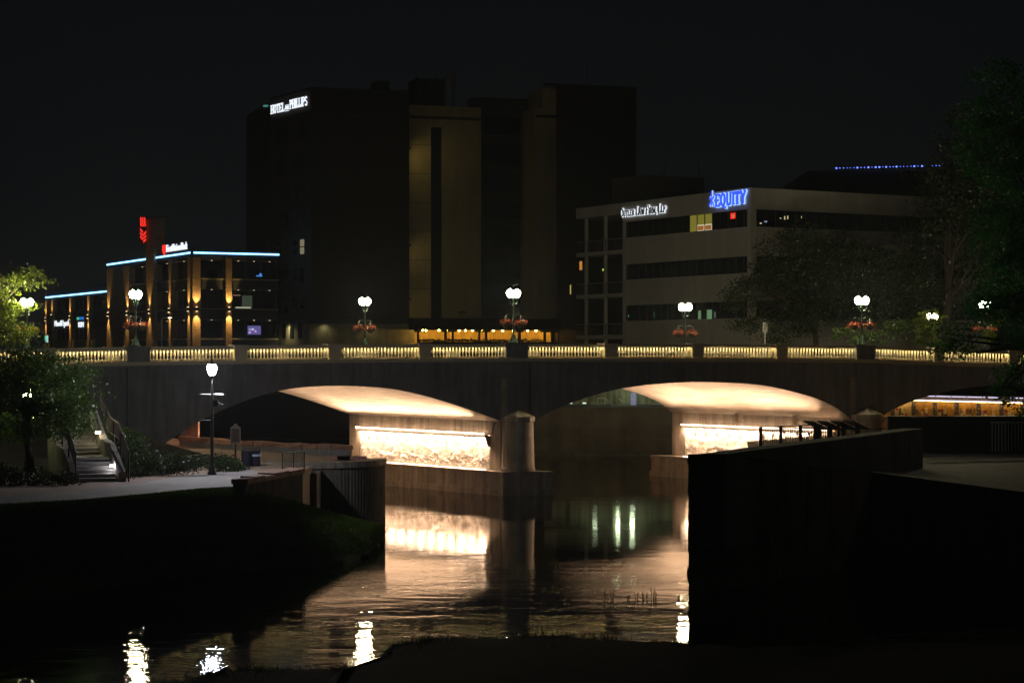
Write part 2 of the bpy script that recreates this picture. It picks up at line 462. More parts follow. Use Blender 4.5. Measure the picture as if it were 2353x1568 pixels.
ARC = lambda cx, cy, rx, ry, a0, a1, n=10: [(cx + rx * math.cos(math.radians(a0 + (a1 - a0) * i / n)), cy + ry * math.sin(math.radians(a0 + (a1 - a0) * i / n))) for i in range(n + 1)]
GLY = {
 'H': (.7, [[(.12, 0), (.12, 1)], [(.58, 0), (.58, 1)], [(.12, .5), (.58, .5)]]),
 'O': (.7, [ARC(.35, .5, .26, .46, 0, 360, 16)]),
 'T': (.66, [[(.33, 0), (.33, 1)], [(.04, .95), (.62, .95)], [(.06, .78), (.06, .98)], [(.60, .78), (.60, .98)]]),
 'E': (.62, [[(.12, 0), (.12, 1)], [(.12, .95), (.55, .95)], [(.12, .05), (.57, .05)], [(.12, .5), (.44, .5)], [(.55, .8), (.55, .98)], [(.57, .02), (.57, .22)]]),
 'L': (.58, [[(.12, 0), (.12, 1)], [(.12, .05), (.54, .05)], [(.54, .02), (.54, .26)]]),
 'N': (.74, [[(.12, 0), (.12, 1)], [(.62, 0), (.62, 1)], [(.12, .98), (.62, .02)]]),
 'P': (.62, [[(.12, 0), (.12, 1)], [(.12, .95), (.34, .95)] + ARC(.34, .72, .2, .23, 90, -90, 8) + [(.12, .49)]]),
 'I': (.34, [[(.17, 0), (.17, 1)]]),
 'S': (.60, [ARC(.3, .73, .2, .23, 20, 250, 10) + ARC(.3, .27, .22, .24, 90, -160, 10)]),
 'C': (.66, [ARC(.36, .5, .26, .46, 40, 320, 14), [(.57, .62), (.57, .92)]]),
 'U': (.72, [[(.14, 1), (.14, .3)] + ARC(.36, .3, .22, .26, 180, 360, 8) + [(.58, 1)]]),
 'R': (.68, [[(.12, 0), (.12, 1)], [(.12, .95), (.34, .95)] + ARC(.34, .73, .2, .22, 90, -90, 8) + [(.12, .51)], [(.34, .5), (.62, .02)]]),
 'A': (.72, [[(.06, 0), (.36, 1)], [(.36, 1), (.66, 0)], [(.2, .36), (.52, .36)]]),
 'W': (.96, [[(.05, 1), (.26, 0)], [(.26, 0), (.48, .9)], [(.48, .9), (.70, 0)], [(.70, 0), (.91, 1)]]),
 'F': (.58, [[(.12, 0), (.12, 1)], [(.12, .95), (.54, .95)], [(.12, .52), (.42, .52)], [(.54, .78), (.54, .98)]]),
 'M': (.90, [[(.12, 0), (.12, 1)], [(.78, 0), (.78, 1)], [(.12, 1), (.45, .15)], [(.45, .15), (.78, 1)]]),
 'Q': (.74, [ARC(.36, .5, .27, .46, 0, 360, 16), [(.36, .12), (.5, -.08), (.74, -.14)]]),
 'Y': (.70, [[(.05, 1), (.35, .48)], [(.65, 1), (.35, .48)], [(.35, 0), (.35, .5)]]),
 'D': (.68, [[(.12, 0), (.12, 1)], [(.12, .95), (.28, .95)] + ARC(.3, .5, .28, .45, 90, -90, 10) + [(.12, .05)]]),
 ',': (.26, [[(.13, .12), (.06, -.18)]]),
}
def glyph(ch, org, ux, uz, nrm, h, wsc, st, depth, serif=True, grow=0.0):
    mb = MB()
    def seg(a, b, w_):
        a = Vector((a[0] * wsc * h, a[1] * h, 0)); b = Vector((b[0] * wsc * h, b[1] * h, 0))
        d = (b - a)
        if d.length < 1e-6: return
        d.normalize(); q = Vector((-d.y, d.x, 0)) * (w_ * .5 + grow); a = a - d * (w_ * .15 + grow); b = b + d * (w_ * .15 + grow)
        c4 = [a - q, b - q, b + q, a + q]
        P = [org + ux * c.x + uz * c.y for c in c4]
        mb.hexa(P + [p + nrm * depth for p in P])
    for line in GLY[ch][1]:
        for a, b in zip(line, line[1:]): seg(a, b, st * h)
        if serif and len(line) == 2 and abs(line[0][0] - line[1][0]) < .31 and abs(line[0][1] - line[1][1]) > .7:
            for p in line:
                if p[1] in (0, 1):
                    y = p[1] + (.035 if p[1] == 0 else -.035)
                    seg((p[0] - .15, y), (p[0] + .15, y), st * h * .62)
    return mb

# ------------------------------------------------------------------ water and land
wm = MB(); wm.quad((-160, 8, 0), (160, 8, 0), (160, 330, 0), (-160, 330, 0))
struct('river_water', wm, M['water'], loc=(0, 0, 0))

# deep bed so the water is closed from below
bm_ = MB(); bm_.quad((-600, -60, -1.6), (600, -60, -1.6), (600, 320, -1.6), (-600, 320, -1.6))
struct('river_bed', bm_, M['soil'], loc=(0, 0, 0))

# the city ground behind the river
def zcity(X, Y):
    if X > -8:
        e = 171.5 + 0.0 * X
    else:
        e = 205 + (-8 - X) * 0.1
    return 3.75 + 3.55 * min(1, max(0, (Y - e) / 1.5))
mb = MB(); rows = []
xs = [-600, -400, -160, -90, -60, -40, -20, -9, -8, -7, 0, 10, 20, 30, 45, 70, 120, 400, 600]
for Y in (158.6, 170, 171.5, 173, 180, 205, 206.5, 212, 260, 400, 600, 900):
    r = []
    for X in xs:
        z = zcity(X, Y)
        if X < -8 and Y < 204: z = -1.55
        r.append((X, Y, z))
    rows.append(r)
mb.grid(rows)
struct('city_ground', mb, M['asphalt'], loc=(0, 0, 0))

# flood wall on the far bank under the second arch
fw = thing('flood_wall', 'long low concrete flood wall on the far bank seen through the middle arch', 'wall', (10, 157, 0))
mb = MB(); mb.box(-9, 60, 156.6, 157.4, -1.5, 3.62); part('wall', mb, M['far_wall'], fw)
mb = MB(); mb.box(-9.1, 60.1, 156.45, 157.5, 3.62, 3.82); part('coping', mb, M['far_wall'], fw)
mb = MB(); mb.box(-9, 60, 155.9, 156.6, -1.5, .28); part('footing', mb, M['far_wall'], fw)
mb = MB(); mb.box(-9, 60, 156.45, 156.6, 1.15, 1.35); part('ledge', mb, M['far_wall'], fw)
mb = MB(); p = at(1668, 977, 156.6); mb.box(p.x - .25, p.x + .25, 156.36, 156.6, 1.9, 2.7); part('drain_flap', mb, M['iron'], fw)

# far bank seen through the first arch: dark slope with a strip of grass on top
mb = MB(); rows = []
for Y, z in ((186, -1.2), (188, .3), (194, 2.4), (203, 3.7), (206.4, 3.9)):
    rows.append([(X, Y + 1.5 * mn.noise((X * .1, Y, 0)), z + .25 * mn.noise((X * .3, Y * .2, 3))) for X in np.linspace(-130, -7.2, 60)])
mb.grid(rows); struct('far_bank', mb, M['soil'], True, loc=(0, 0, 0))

# left plaza, its path and lawn
PZ = 2.85
near_edge = [gz(-150, 1172, PZ), gz(0, 1163, PZ), gz(180, 1153, PZ), gz(460, 1127, PZ), gz(540, 1123, PZ)]
WA, WB = Vector((-10.75, 77.0, 0)), Vector((-9.25, 84.0, 0))
CC = Vector((-10.3, 98.0, 0)); CR = 4.0
arc = [CC + Vector((CR * math.cos(a), CR * math.sin(a), 0)) for a in np.linspace(-math.pi / 2, 0, 17)]
seat = [Vector((-7.75, 100.6, 0)), Vector((-8.3, 101.6, 0)), Vector((-10.4, 103.2, 0)), Vector((-12.6, 105.2, 0)), Vector((-15.6, 108.4, 0)), Vector((-18.6, 112.6, 0))]
outline = [Vector((-70, 58, 0)), Vector((-30, 66, 0))] + [Vector((p.x, p.y, 0)) for p in near_edge] + [WA, WB, Vector((-9.3, 92.5, 0)), Vector((-10.3, 94.0, 0))] + arc[1:] + seat + [Vector((-19.5, 121, 0)), Vector((-24, 126, 0)), Vector((-75, 112, 0))]
mb = MB()
mb.poly([(p.x, p.y, PZ) for p in outline])
for a, b in zip(outline, outline[1:] + outline[:1]):
    mb.quad((a.x, a.y, -1.5), (b.x, b.y, -1.5), (b.x, b.y, PZ), (a.x, a.y, PZ))
struct('plaza', mb, M['paver'], loc=(0, 0, 0))
far_edge = [gz(-150, 1150, PZ), gz(0, 1140, PZ), gz(185, 1127, PZ), gz(430, 1092, PZ), gz(500, 1083, PZ)]
mb = MB()
ne = near_edge + [gz(600, 1090, PZ)]; fe = far_edge + [gz(575, 1075, PZ)]
mb.grid([[(p.x, p.y, PZ + .004) for p in ne], [(p.x, p.y, PZ + .004) for p in fe]])
struct('path', mb, M['path'], loc=(0, 0, 0))

crest = [(-150, 1172, 2.85), (0, 1163, 2.85), (180, 1153, 2.85), (330, 1140, 2.85), (460, 1127, 2.85), (540, 1123, 2.82), (610, 1140, 2.4), (690, 1160, 1.9), (760, 1180, 1.4), (850, 1203, .8), (880, 1207, .5)]
shore = [(-150, 1405), (0, 1388), (180, 1358), (300, 1340), (400, 1328), (520, 1316), (620, 1309), (710, 1306), (790, 1298), (848, 1276), (882, 1240)]
def dense(L, k=8):
    out = []
    for a, b in zip(L, L[1:]):
        for i in range(k): out.append(tuple(x + (y - x) * i / k for x, y in zip(a, b)))
    out.append(L[-1]); return out
cr = [gz(*c) - Vector((0, 0, 0.01)) for c in dense(crest)]
sh = [gz(x, y, 0.0) for x, y in dense(shore)]
mb = MB(); rows = []
for i in range(15):
    v = i / 13.0
    r = []
    for a, b in zip(cr, sh):
        p = a.lerp(b, min(v, 1.15))
        z = a.z * (1 - v ** 2.1) if v <= 1 else -.5
        if 0 < v <= 1: z += .10 * mn.noise((p.x * 1.2, p.y * 1.2, 1)) * min(1, v * 4)
        r.append((p.x + (0.25 * mn.noise((p.x * .8, 3, 0)) if v > .9 else 0), p.y, z))
    rows.append(r)
mb.grid(rows); struct('lawn', mb, M['lawn'], True, loc=(0, 0, 0))
# grass blades along the lit crest of the lawn
rg = np.random.default_rng(5); n = 46000
u = rg.random(n) * (len(cr) - 1.001); iu = u.astype(int); fu = (u - iu)[:, None]
A = np.array([c[:] for c in cr]); S_ = np.array([c[:] for c in sh])
a = A[iu] * (1 - fu) + A[iu + 1] * fu; b = S_[iu] * (1 - fu) + S_[iu + 1] * fu
v = (rg.random(n) ** 2.6)[:, None] * .9
p = a * (1 - v) + b * v
p[:, 2] = (a[:, 2] * (1 - v[:, 0] ** 2.1)) - .02
ang = rg.random(n) * 6.28; h = .06 + .10 * rg.random(n)
dx = np.stack([np.cos(ang), np.sin(ang), 0 * ang], 1) * .018
tip = np.stack([rg.normal(0, .03, n), rg.normal(0, .03, n), h], 1)
V = np.stack([p - dx, p + dx, p + tip + dx * .3, p + tip - dx * .3], 1).reshape(-1, 3)
me = quads_mesh('grass', V, (0, 0, 0)); me.materials.append(M['grass'])
tag(link(bpy.data.objects.new('grass', me)), 'short green grass along the top of the lawn bank beside the path', 'grass', kind='stuff')

# near bank at the bottom of the picture
edge = [(-200, 1640), (200, 1600), (480, 1548), (520, 1543), (640, 1538), (790, 1541), (835, 1540), (868, 1524), (882, 1502), (912, 1482), (1000, 1470), (1120, 1466), (1300, 1463), (1460, 1470), (1590, 1482), (1800, 1484), (2100, 1478), (2700, 1470)]
ed = [gz(x, y, 0) for x, y in dense(edge, 6)]
mb = MB(); rows = []
for k, (off, z) in enumerate(((.35, -.5), (0, -.02), (-.25, .05), (-.8, .09), (-2.0, .13), (-5, .16), (-12, .2), (-30, .2))):
    rows.append([(p.x * (1 if k < 5 else 1.3), max(6, p.y + off + .8 * mn.noise((p.x * .5, k * .4, 0)) + .3 * mn.noise((p.x * 1.9, k * 3.1, 0))), z + (.06 * mn.noise((p.x * 1.5, p.y + off, 2)) if k > 1 else 0)) for p in ed])
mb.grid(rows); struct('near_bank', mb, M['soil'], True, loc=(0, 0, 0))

# weeds and grass tufts along the near bank and the foot of the lawn
rg = np.random.default_rng(8); n = 9000
E = np.array([p[:] for p in ed]); k = rg.integers(0, len(E) - 1, n); f_ = rg.random((n, 1))
p = E[k] * (1 - f_) + E[k + 1] * f_
cl = np.array([max(0.0, mn.noise((x * .7, 5.0, 0)) + .35) for x in p[:, 0]])
p[:, 1] -= rg.random(n) ** 2 * 3.5; p[:, 2] = .03
hgt = (.05 + .28 * rg.random(n) ** 2.5) * (.3 + cl)
ang = rg.random(n) * 6.28; dx = np.stack([np.cos(ang), np.sin(ang), 0 * ang], 1) * .012
tip = np.stack([rg.normal(0, .05, n), rg.normal(0, .05, n), hgt], 1)
me = quads_mesh('weeds', np.stack([p - dx, p + dx, p + tip + dx * .2, p + tip - dx * .2], 1).reshape(-1, 3), (0, 0, 0)); me.materials.append(M['leaf_dk'])
tag(link(bpy.data.objects.new('weeds', me)), 'dark weeds along the edge of the near bank', 'weeds', kind='stuff')

# ------------------------------------------------------------------ bridge
def zr(s): return float(np.interp(s, [-70, -25.6, -21.3, -10.6, 0, 10.6, 21.3, 29, 45, 70], [8.1, 8.33, 8.42, 8.56, 8.62, 8.60, 8.53, 8.26, 7.85, 7.4]))
W = 15.5
bridge = thing('stone_bridge', 'long concrete arch bridge over the river with lit balustrade and glowing arches', 'bridge', (0.224, 114, 0))
A1 = [(-20.9, 2.2), (-19.9, 3.05), (-18.9, 3.72), (-17.4, 4.58), (-15.6, 5.37), (-13.56, 5.98), (-11.8, 6.2), (-10.3, 6.25), (-8.7, 6.2), (-7.18, 6.06), (-5.6, 5.74), (-4.05, 5.3), (-2.3, 4.72), (-.9, 4.2)]
A2 = [(.9, 4.15), (2.1, 4.75), (3.3, 5.22), (4.6, 5.64), (5.9, 5.96), (7.5, 6.2), (9.3, 6.35), (11.0, 6.4), (12.6, 6.36), (15.1, 6.15), (17.0, 5.75), (18.5, 5.3), (19.6, 4.78), (20.4, 4.2)]
A3 = [(22.2, 4.2), (23.3, 4.8), (24.5, 5.25), (26.3, 5.72), (28.7, 6.08), (31.9, 6.25), (35, 6.0), (38, 5.4), (40.5, 4.6), (42.2, 3.6), (43, 2.4)]
def cr_interp(L, n):
    s = np.array([a[0] for a in L]); z = np.array([a[1] for a in L])
    d = np.gradient(z, s); out = []
    for q in np.linspace(s[0], s[-1], n):
        i = min(len(s) - 2, max(0, int(np.searchsorted(s, q) - 1))); h = s[i + 1] - s[i]; t = (q - s[i]) / h
        out.append((q, (2*t**3-3*t**2+1)*z[i] + (t**3-2*t**2+t)*h*d[i] + (-2*t**3+3*t**2)*z[i+1] + (t**3-t**2)*h*d[i+1]))
    return out
arches = [cr_interp(L, 49) for L in (A1, A2, A3)]
zbt = lambda s: zr(s) - 1.02                      # underside of the cornice
BAND = 6.66
# spandrel walls front and back, arch barrels
for ai, ar in enumerate(arches):
    for t, nm in ((0.0, 'spandrel_wall'), (W, 'spandrel_wall')):
        mb = MB()
        mb.grid([[br(s, t, z) for s, z in ar], [br(s, t, max(z + .05, min(BAND, zbt(s)))) for s, z in ar]])
        part(nm, mb, M['concrete'], bridge)
    mb = MB(); ts = np.linspace(0, W, 9)
    mb.grid([[br(s, t, z) for s, z in ar] for t in ts])
    me = mb.mesh('arch_barrel', wl(bridge), True)
    uvl = me.uv_layers.new(name='UVMap')
    uvs = [(s, t) for t in ts for s, z in ar]
    for lp in me.loops: uvl.data[lp.index].uv = uvs[lp.vertex_index]
    me.materials.append(M['soffit'])
    link(bpy.data.objects.new('arch_barrel', me), bridge)
    WL[bridge.name] = Vector((0.224, 114, 0))
def wallbox(name, s0, s1, t0, t1, z0, m, step=2.0):
    n = max(1, int(abs(s1 - s0) / step)); mb = MB(); q = np.linspace(s0, s1, n + 1)
    for a, b in zip(q, q[1:]): mb.bbox(a, b, t0, t1, z0, z0, zbt(a), zbt(b))
    return part(name, mb, m, bridge)
# abutments (left one carries the fascia down to the plaza)
wallbox('abutment', -64, -20.9, 0, 1.2, -1.0, M['concrete'])
wallbox('abutment', -64, -20.9, W - 1.2, W, -1.0, M['concrete'])
mb = MB(); mb.bbox(-20.95, -20.9, 1.2, W - 1.2, -1, -1, zbt(-20.9), zbt(-20.9)); part('abutment_face', mb, M['concrete'], bridge)
wallbox('abutment', 43, 80, 0, 1.2, -1.0, M['concrete'])
wallbox('abutment', 43, 80, W - 1.2, W, -1.0, M['concrete'])
# upper band, proud of the spandrel by 5 cm
def bandstrip(name, t0, t1, zl, zh, m, sa=-64, sb=80, step=2.0):
    q = np.arange(sa, sb + .01, step); mb = MB()
    for a, b in zip(q, q[1:]): mb.bbox(a, b, t0, t1, zl(a), zl(b), zh(a), zh(b))
    return part(name, mb, m, bridge)
bandstrip('fascia_band', -.06, .6, lambda s: BAND, zbt, M['concrete'])
bandstrip('fascia_band', W - .6, W + .06, lambda s: BAND, zbt, M['concrete'])
bandstrip('cornice', -.22, .42, zbt, lambda s: zr(s) - .82, M['rail'])
bandstrip('cornice', W - .42, W + .22, zbt, lambda s: zr(s) - .82, M['rail'])
bandstrip('cornice_fillet', -.13, -.06, lambda s: zbt(s) - .12, zbt, M['concrete'])
bandstrip('sidewalk', .42, 2.4, lambda s: zr(s) - 1.1, lambda s: zr(s) - .85, M['path'])
bandstrip('sidewalk', W - 2.4, W - .42, lambda s: zr(s) - 1.1, lambda s: zr(s) - .85, M['path'])
bandstrip('roadway', 2.4, W - 2.4, lambda s: zr(s) - 1.2, lambda s: zr(s) - 1.0, M['asphalt'])
# vertical joints of the fascia as narrow raised pilasters beside the big pedestals
big = [sx(316), sx(1185), sx(1986)]
def pilaster(s0, s1, z0, t0=-.20, t1=.02):
    mb = MB(); mb.bbox(s0, s1, t0, t1, z0, z0, zbt(s0) - .125, zbt(s1) - .125); part('pilaster', mb, M['concrete'], bridge)
pilaster(sx(290), sx(343), 0.5); pilaster(sx(1163), sx(1210), 2); pilaster(sx(1967), sx(2007), 2)
# piers
FLOOD = 160
for s0 in (0.0, 21.3):
    pr = MB(); pr.bbox(s0 - .9, s0 + .9, .0, W, 1.2, 1.2, 4.2, 4.2)
    pr.bbox(s0 - .9, s0 + .9, .0, .35, 4.2, 4.2, BAND, BAND); pr.bbox(s0 - .9, s0 + .9, W - .35, W, 4.2, 4.2, BAND, BAND)
    pier = part('pier', pr, M['pier'], bridge)
    WL[pier.name] = WL[bridge.name]
    b = MB(); b.bbox(s0 - 1.62, s0 + 1.38, -1.35, W + 1.2, -1.5, -1.5, .34, .34)
    b.bbox(s0 - 1.55, s0 + 1.31, -1.28, W + 1.13, .34, .34, 1.22, 1.22); b.bbox(s0 - 1.6, s0 + 1.36, -1.32, W + 1.17, 1.22, 1.22, 1.36, 1.36)
    part('pier_footing', b, M['pier'], pier)
    c = br(s0 + .03, -.12, 1.36)
    py = MB(); py.lathe(c, [(1.02, 0), (.96, .25), (.93, 1.5), (.90, 2.75), (.88, 2.82)], 20); part('cutwater', py, M['pier'], pier, True)
    py = MB(); py.lathe(c + Vector((0, 0, 2.82)), [(.98, 0), (.98, .26), (.93, .30), (.03, .74)], 8); part('cutwater_cap', py, M['pier'], pier)
    # rough split-stone panel
    g = MB(); rows = []; nz, ntt = 46, 260
    for i in range(nz):
        z = 1.36 + (3.16 - 1.36) * i / (nz - 1); r = []
        for j in range(ntt):
            t = 1.0 + 13.25 * j / (ntt - 1)
            q = Vector((t * 1.3, z * 2.0, s0))
            d = .01 + .12 * max(0, mn.fractal(q * 1.0, 1.0, 2.0, 5)) + .05 * abs(mn.noise(q * 5.5)) + .03 * mn.noise(q * 11)
            fade = min(1, (z - 1.36) / .1 + .3) * min(1, max(.04, (2.85 - z) / .8)) ** 1.3
            ed_ = min(1, (j + 1) / 6, (ntt - j) / 6)
            r.append(br(s0 - .9 - d * fade * ed_ - .005, t, z))
        rows.append(r)
    g.grid(rows); part('stone_relief', g, M['rock'], pier, False)
    # the line of light fixtures along the pier, up and down light
    L = 13.2 / 13
    hb = MB(); hb.bbox(s0 - 1.20, s0 - 1.02, 1.0, 14.2, 3.33, 3.33, 3.42, 3.42); hb.bbox(s0 - 1.222, s0 - 1.202, 1.0, 14.2, 3.22, 3.22, 3.42, 3.42); bar = part('light_bar', hb, M['white'], pier)
    WL[bar.name] = WL[bridge.name]
    for k in range(13):
        t0 = 1.0 + k * L + .035; t1 = t0 + L - .07
        u_ = MB(); u_.bbox(s0 - 1.275, s0 - 1.235, t0, t1, 3.43, 3.43, 3.475, 3.475); part('uplight', u_, M['led_warm_up'], pier)
        d_ = MB(); d_.bbox(s0 - 1.16, s0 - 1.09, t0 + .10, t1 - .10, 3.29, 3.29, 3.325, 3.325); part('downlight', d_, M['led_warm'], pier)
        al = bpy.data.lights.new('flood', 'AREA'); al.shape = 'RECTANGLE'; al.size = .85; al.size_y = .08; al.energy = FLOOD; al.color = (1.0, .67, .43); al.spread = math.radians(110)  # unseen area lamps, added to the bar to brighten the arch crown
        ao = bpy.data.objects.new('flood', al); ao.location = br(s0 - 1.34, .5 * (t0 + t1), 3.53) - WL[bridge.name]
        dv = -EB * .92 + Vector((0, 0, .38)); xq = dv.to_track_quat('-Z', 'Y'); 
        zax = -dv.normalized(); xax = PB.copy(); yax = zax.cross(xax).normalized(); xax = yax.cross(zax)
        from mathutils import Matrix
        ao.rotation_euler = Matrix((xax, yax, zax)).transposed().to_euler(); link(ao, bar)
        k_ = MB(); tb = t0 - .035
        k_.hexa([br(s0 - 1.0, tb - .03, 2.72), br(s0 - .88, tb - .03, 2.72), br(s0 - .88, tb + .03, 2.72), br(s0 - 1.0, tb + .03, 2.72), br(s0 - 1.21, tb - .075, 3.328), br(s0 - .88, tb - .075, 3.328), br(s0 - .88, tb + .075, 3.328), br(s0 - 1.21, tb + .075, 3.328)]); part('bracket_shade_fin', k_, M['concrete_dk'], pier)  # bracket drawn down into a dark fin for the shade between light pools
    k_ = MB(); k_.bbox(s0 - 1.16, s0 - 1.10, 1.1, 14.1, 1.362, 1.362, 1.40, 1.40); part('assumed_base_light', k_, M['led_base'], pier)  # light strip assumed on the ledge, added for the bright band at the wall foot
    cd = MB(); cd.tube([br(s0 - .93, .45, 4.1), br(s0 - .93, .62, 3.9), br(s0 - .95, .72, 3.45), br(s0 - 1.14, .98, 3.38)], .028, 5); part('conduit', cd, M['iron'], pier)
    if s0 > 1:
        for tt in (3.9, 8.9):
            k_ = MB(); k_.bbox(s0 - 1.25, s0 - .9, tt, tt + .35, 3.72, 3.72, 4.3, 4.3); part('corbel', k_, M['pier'], pier)

# balustrade: pedestals and lit panels
smalls = [(537, 567), (753, 783), (961, 988), (1387, 1415), (1588, 1613), (1781, 1805)]
bigs = [(290, 343), (1160, 1210), (1965, 2007)]
peds = [(sx(a), sx(b), False) for a, b in smalls] + [(sx(a), sx(b), True) for a, b in bigs]
for q in (-26.0, -31.2, -36.4): peds.append((q - .3, q + .3, False))
for q in (26.0, 30.9, 35.8): peds.append((q - .32, q + .32, False))
peds.append((41.6, 42.9, True))
peds.sort()
for a, b, isbig in peds:
    mb = MB(); mb.bbox(a, b, -.10, .44, zr(a) - .82, zr(b) - .82, zr(a) - .10, zr(b) - .10)
    ex = .05
    mb.bbox(a - ex, b + ex, -.15, .49, zr(a) - .10, zr(b) - .10, zr(a) + .04, zr(b) + .04)
    part('pedestal', mb, M['concrete'] if isbig else M['rail'], bridge)
    mb = MB(); mb.bbox(a, b, W - .44, W + .1, zr(a) - .82, zr(b) - .82, zr(a) - .3, zr(b) - .3); part('pedestal', mb, M['rail'], bridge)
prof = [(.048, 0), (.048, .05), (.024, .075), (.026, .12), (.055, .23), (.046, .36), (.027, .46), (.023, .50), (.044, .53), (.044, .57)]
bmesh_ = MB().lathe((0, 0, 0), prof, 7).mesh('baluster', smooth=True); bmesh_.materials.append(M['baluster'])
nbal = 0
for (a0, a1, _), (b0, b1, _) in zip(peds, peds[1:]):
    s0, s1 = a1, b0
    mid = .5 * (s0 + s1)
    mb = MB()
    mb.bbox(s0, s1, -.05, .33, zr(s0) - .145, zr(s1) - .145, zr(s0), zr(s1))
    mb.bbox(s0, s1, -.05, -.01, zr(s0) - .20, zr(s1) - .20, zr(s0) - .146, zr(s1) - .146)
    pan = part('balustrade_panel', mb, M['rail'], bridge)
    mb = MB(); mb.bbox(s0, s1, -.03, .31, zr(s0) - .819, zr(s1) - .819, zr(s0) - .72, zr(s1) - .72); part('bottom_rail', mb, M['rail'], pan)
    off = WL[bridge.name]; WL[pan.name] = off
    mb = MB(); mb.bbox(s0 + .05, s1 - .05, .005, .03, zr(s0) - .168, zr(s1) - .168, zr(s0) - .150, zr(s1) - .150)
    part('assumed_rail_light', mb, M['led_rail'], pan)  # LED strip assumed under the rail, from the evenly lit balusters
    mb = MB(); mb.bbox(s0, s1, W - .33, W + .05, zr(s0) - .445, zr(s1) - .445, zr(s0) - .3, zr(s1) - .3); part('back_rail', mb, M['rail'], bridge)
    if s1 > -27 and s0 < 33:
        n = int(round((s1 - s0) / .192))
        for k in range(n):
            s = s0 + (k + .5) * (s1 - s0) / n
            inst('baluster', bmesh_, pan, br(s, .14, zr(s) - .72) - off); nbal += 1

# ------------------------------------------------------------------ lamps
def lamp_globes(parent, m):
    acorn = [(.075, 0), (.13, .06), (.185, .19), (.192, .27), (.165, .36), (.10, .42), (.03, .455)]
    return acorn
acorn = [(.075, 0), (.13, .06), (.185, .19), (.192, .27), (.165, .36), (.10, .42), (.03, .455)]
def street_lamp(loc, rz, label, hh=2.62, gm='globe'):
    t = thing('street_lamp', label, 'street lamp', loc, 'twin globe lamps along the bridge')
    O = Vector((0, 0, 0)); WLt = WL[t.name]; WL[t.name] = O
    mb = MB(); mb.lathe(O, [(.26, 0), (.26, .06), (.21, .10), (.19, .24), (.12, .34), (.095, .46), (.075, .50)], 10); part('base', mb, M['green_iron'], t, True)
    mb = MB(); mb.lathe((0, 0, .50), [(.062, 0), (.055, 1.0), (.048, hh - .58), (.07, hh - .56), (.07, hh - .50), (.03, hh - .46)], 8); part('pole', mb, M['green_iron'], t, True)
    mb = MB()
    for sg in (-1, 1):
        mb.tube([(0, 0, hh - .35), (sg * .10, 0, hh - .40), (sg * .20, 0, hh - .34), (sg * .25, 0, hh - .18), (sg * .25, 0, hh - .04)], .022, 5)
        mb.lathe((sg * .25, 0, hh - .10), [(.03, 0), (.085, .04), (.085, .085), (.07, .10)], 8)
    part('lamp_arm', mb, M['green_iron'], t)
    mb = MB(); mb.lathe((0, 0, hh - .1), [(.03, 0), (.045, .05), (.012, .2)], 6); part('finial', mb, M['green_iron'], t)
    mb = MB()
    for sg in (-1, 1):
        mb.tube([(0, 0, 1.52), (sg * .20, 0, 1.62), (sg * .40, 0, 1.64), (sg * .50, 0, 1.60)], .016, 5)
    part('basket_arm', mb, M['green_iron'], t)
    for sg in (-1, 1):
        mb = MB(); mb.lathe((sg * .25, 0, hh), acorn, 12); g = part('globe', mb, M[gm], t, True)
        mb = MB(); mb.lathe((sg * .25, 0, hh + .456), [(.05, 0), (.04, .04), (.008, .12)], 6); part('globe_cap', mb, M['green_iron'], t)
    t.rotation_euler = (0, 0, rz)
    WL[t.name] = WLt
    return t
def basket(loc, label, seed):
    t = thing('flower_basket', label, 'flower basket', loc, 'hanging flower baskets on the bridge lamps')
    O = Vector((0, 0, 0)); WLt = WL[t.name]; WL[t.name] = O
    mb = MB(); mb.lathe((0, 0, -.30), [(.06, 0), (.17, .05), (.26, .20), (.29, .30), (.27, .31)], 12); part('pot', mb, M['basket'], t, True)
    mb = MB()
    for k in range(3):
        a = k * 2.094 + .4; mb.tube([(.27 * math.cos(a), .27 * math.sin(a), .0), (0, 0, .44)], .009, 4)
    part('chain', mb, M['steel'], t)
    cloud_part('foliage', leaf_cloud([(0, 0, .0, .36, .36, .14)], 420, .075, seed), M['leaf_dk'], t)
    cloud_part('flowers', leaf_cloud([(0, 0, .06, .40, .40, .15), (0, 0, -.06, .43, .43, .10)], 620, .07, seed + 50), M['flower'], t)['kind'] = 'stuff'
    WL[t.name] = WLt
    return t
def basket_pair(lamp, rz, side_labels, seed):
    for sg, lb in zip((-1, 1), side_labels):
        q = lamp.location + Vector((math.cos(rz) * .50 * sg, math.sin(rz) * .50 * sg, 1.16))
        basket(q, lb, seed + sg)
rzb = math.atan2(EB.y, EB.x)
front = [(big[0], 0.22, rzb + .9, 'twin globe lamp on the big pedestal in front of the brick bank building', 'bank building'),
         (big[1], 0.22, rzb + .35, 'twin globe lamp on the big pedestal above the river pier, before the ochre arcade', 'pier between the two arches'),
         (big[2], 0.22, rzb, 'twin globe lamp on the right big pedestal before the dark leafy trees', 'dark trees on the right')]
for k, (s, t, rz, lb, nm) in enumerate(front):
    l = street_lamp(br(s, t, zr(s) + .04), rz, lb, 2.62 if k < 2 else 2.42)
    basket_pair(l, rz, ('red flower basket left of the lamp by the ' + nm, 'red flower basket right of the lamp by the ' + nm), 11 + 7 * k)
back = [(62, 695, 'twin globe lamp at the left edge beside sunlit-looking lime leaves', 'lime leaves at the left edge', .7),
        (838, 693, 'twin globe lamp standing in front of the tall dark hotel', 'tall dark hotel', .6),
        (1574, 706, 'twin globe lamp standing in front of the pale law office', 'pale law office', .1),
        (2262, 700, 'assumed twin globe lamp hidden in the green tree at the right', 'drooping green tree', .2)]  # last lamp is unseen, assumed from the row spacing and the lit leaves
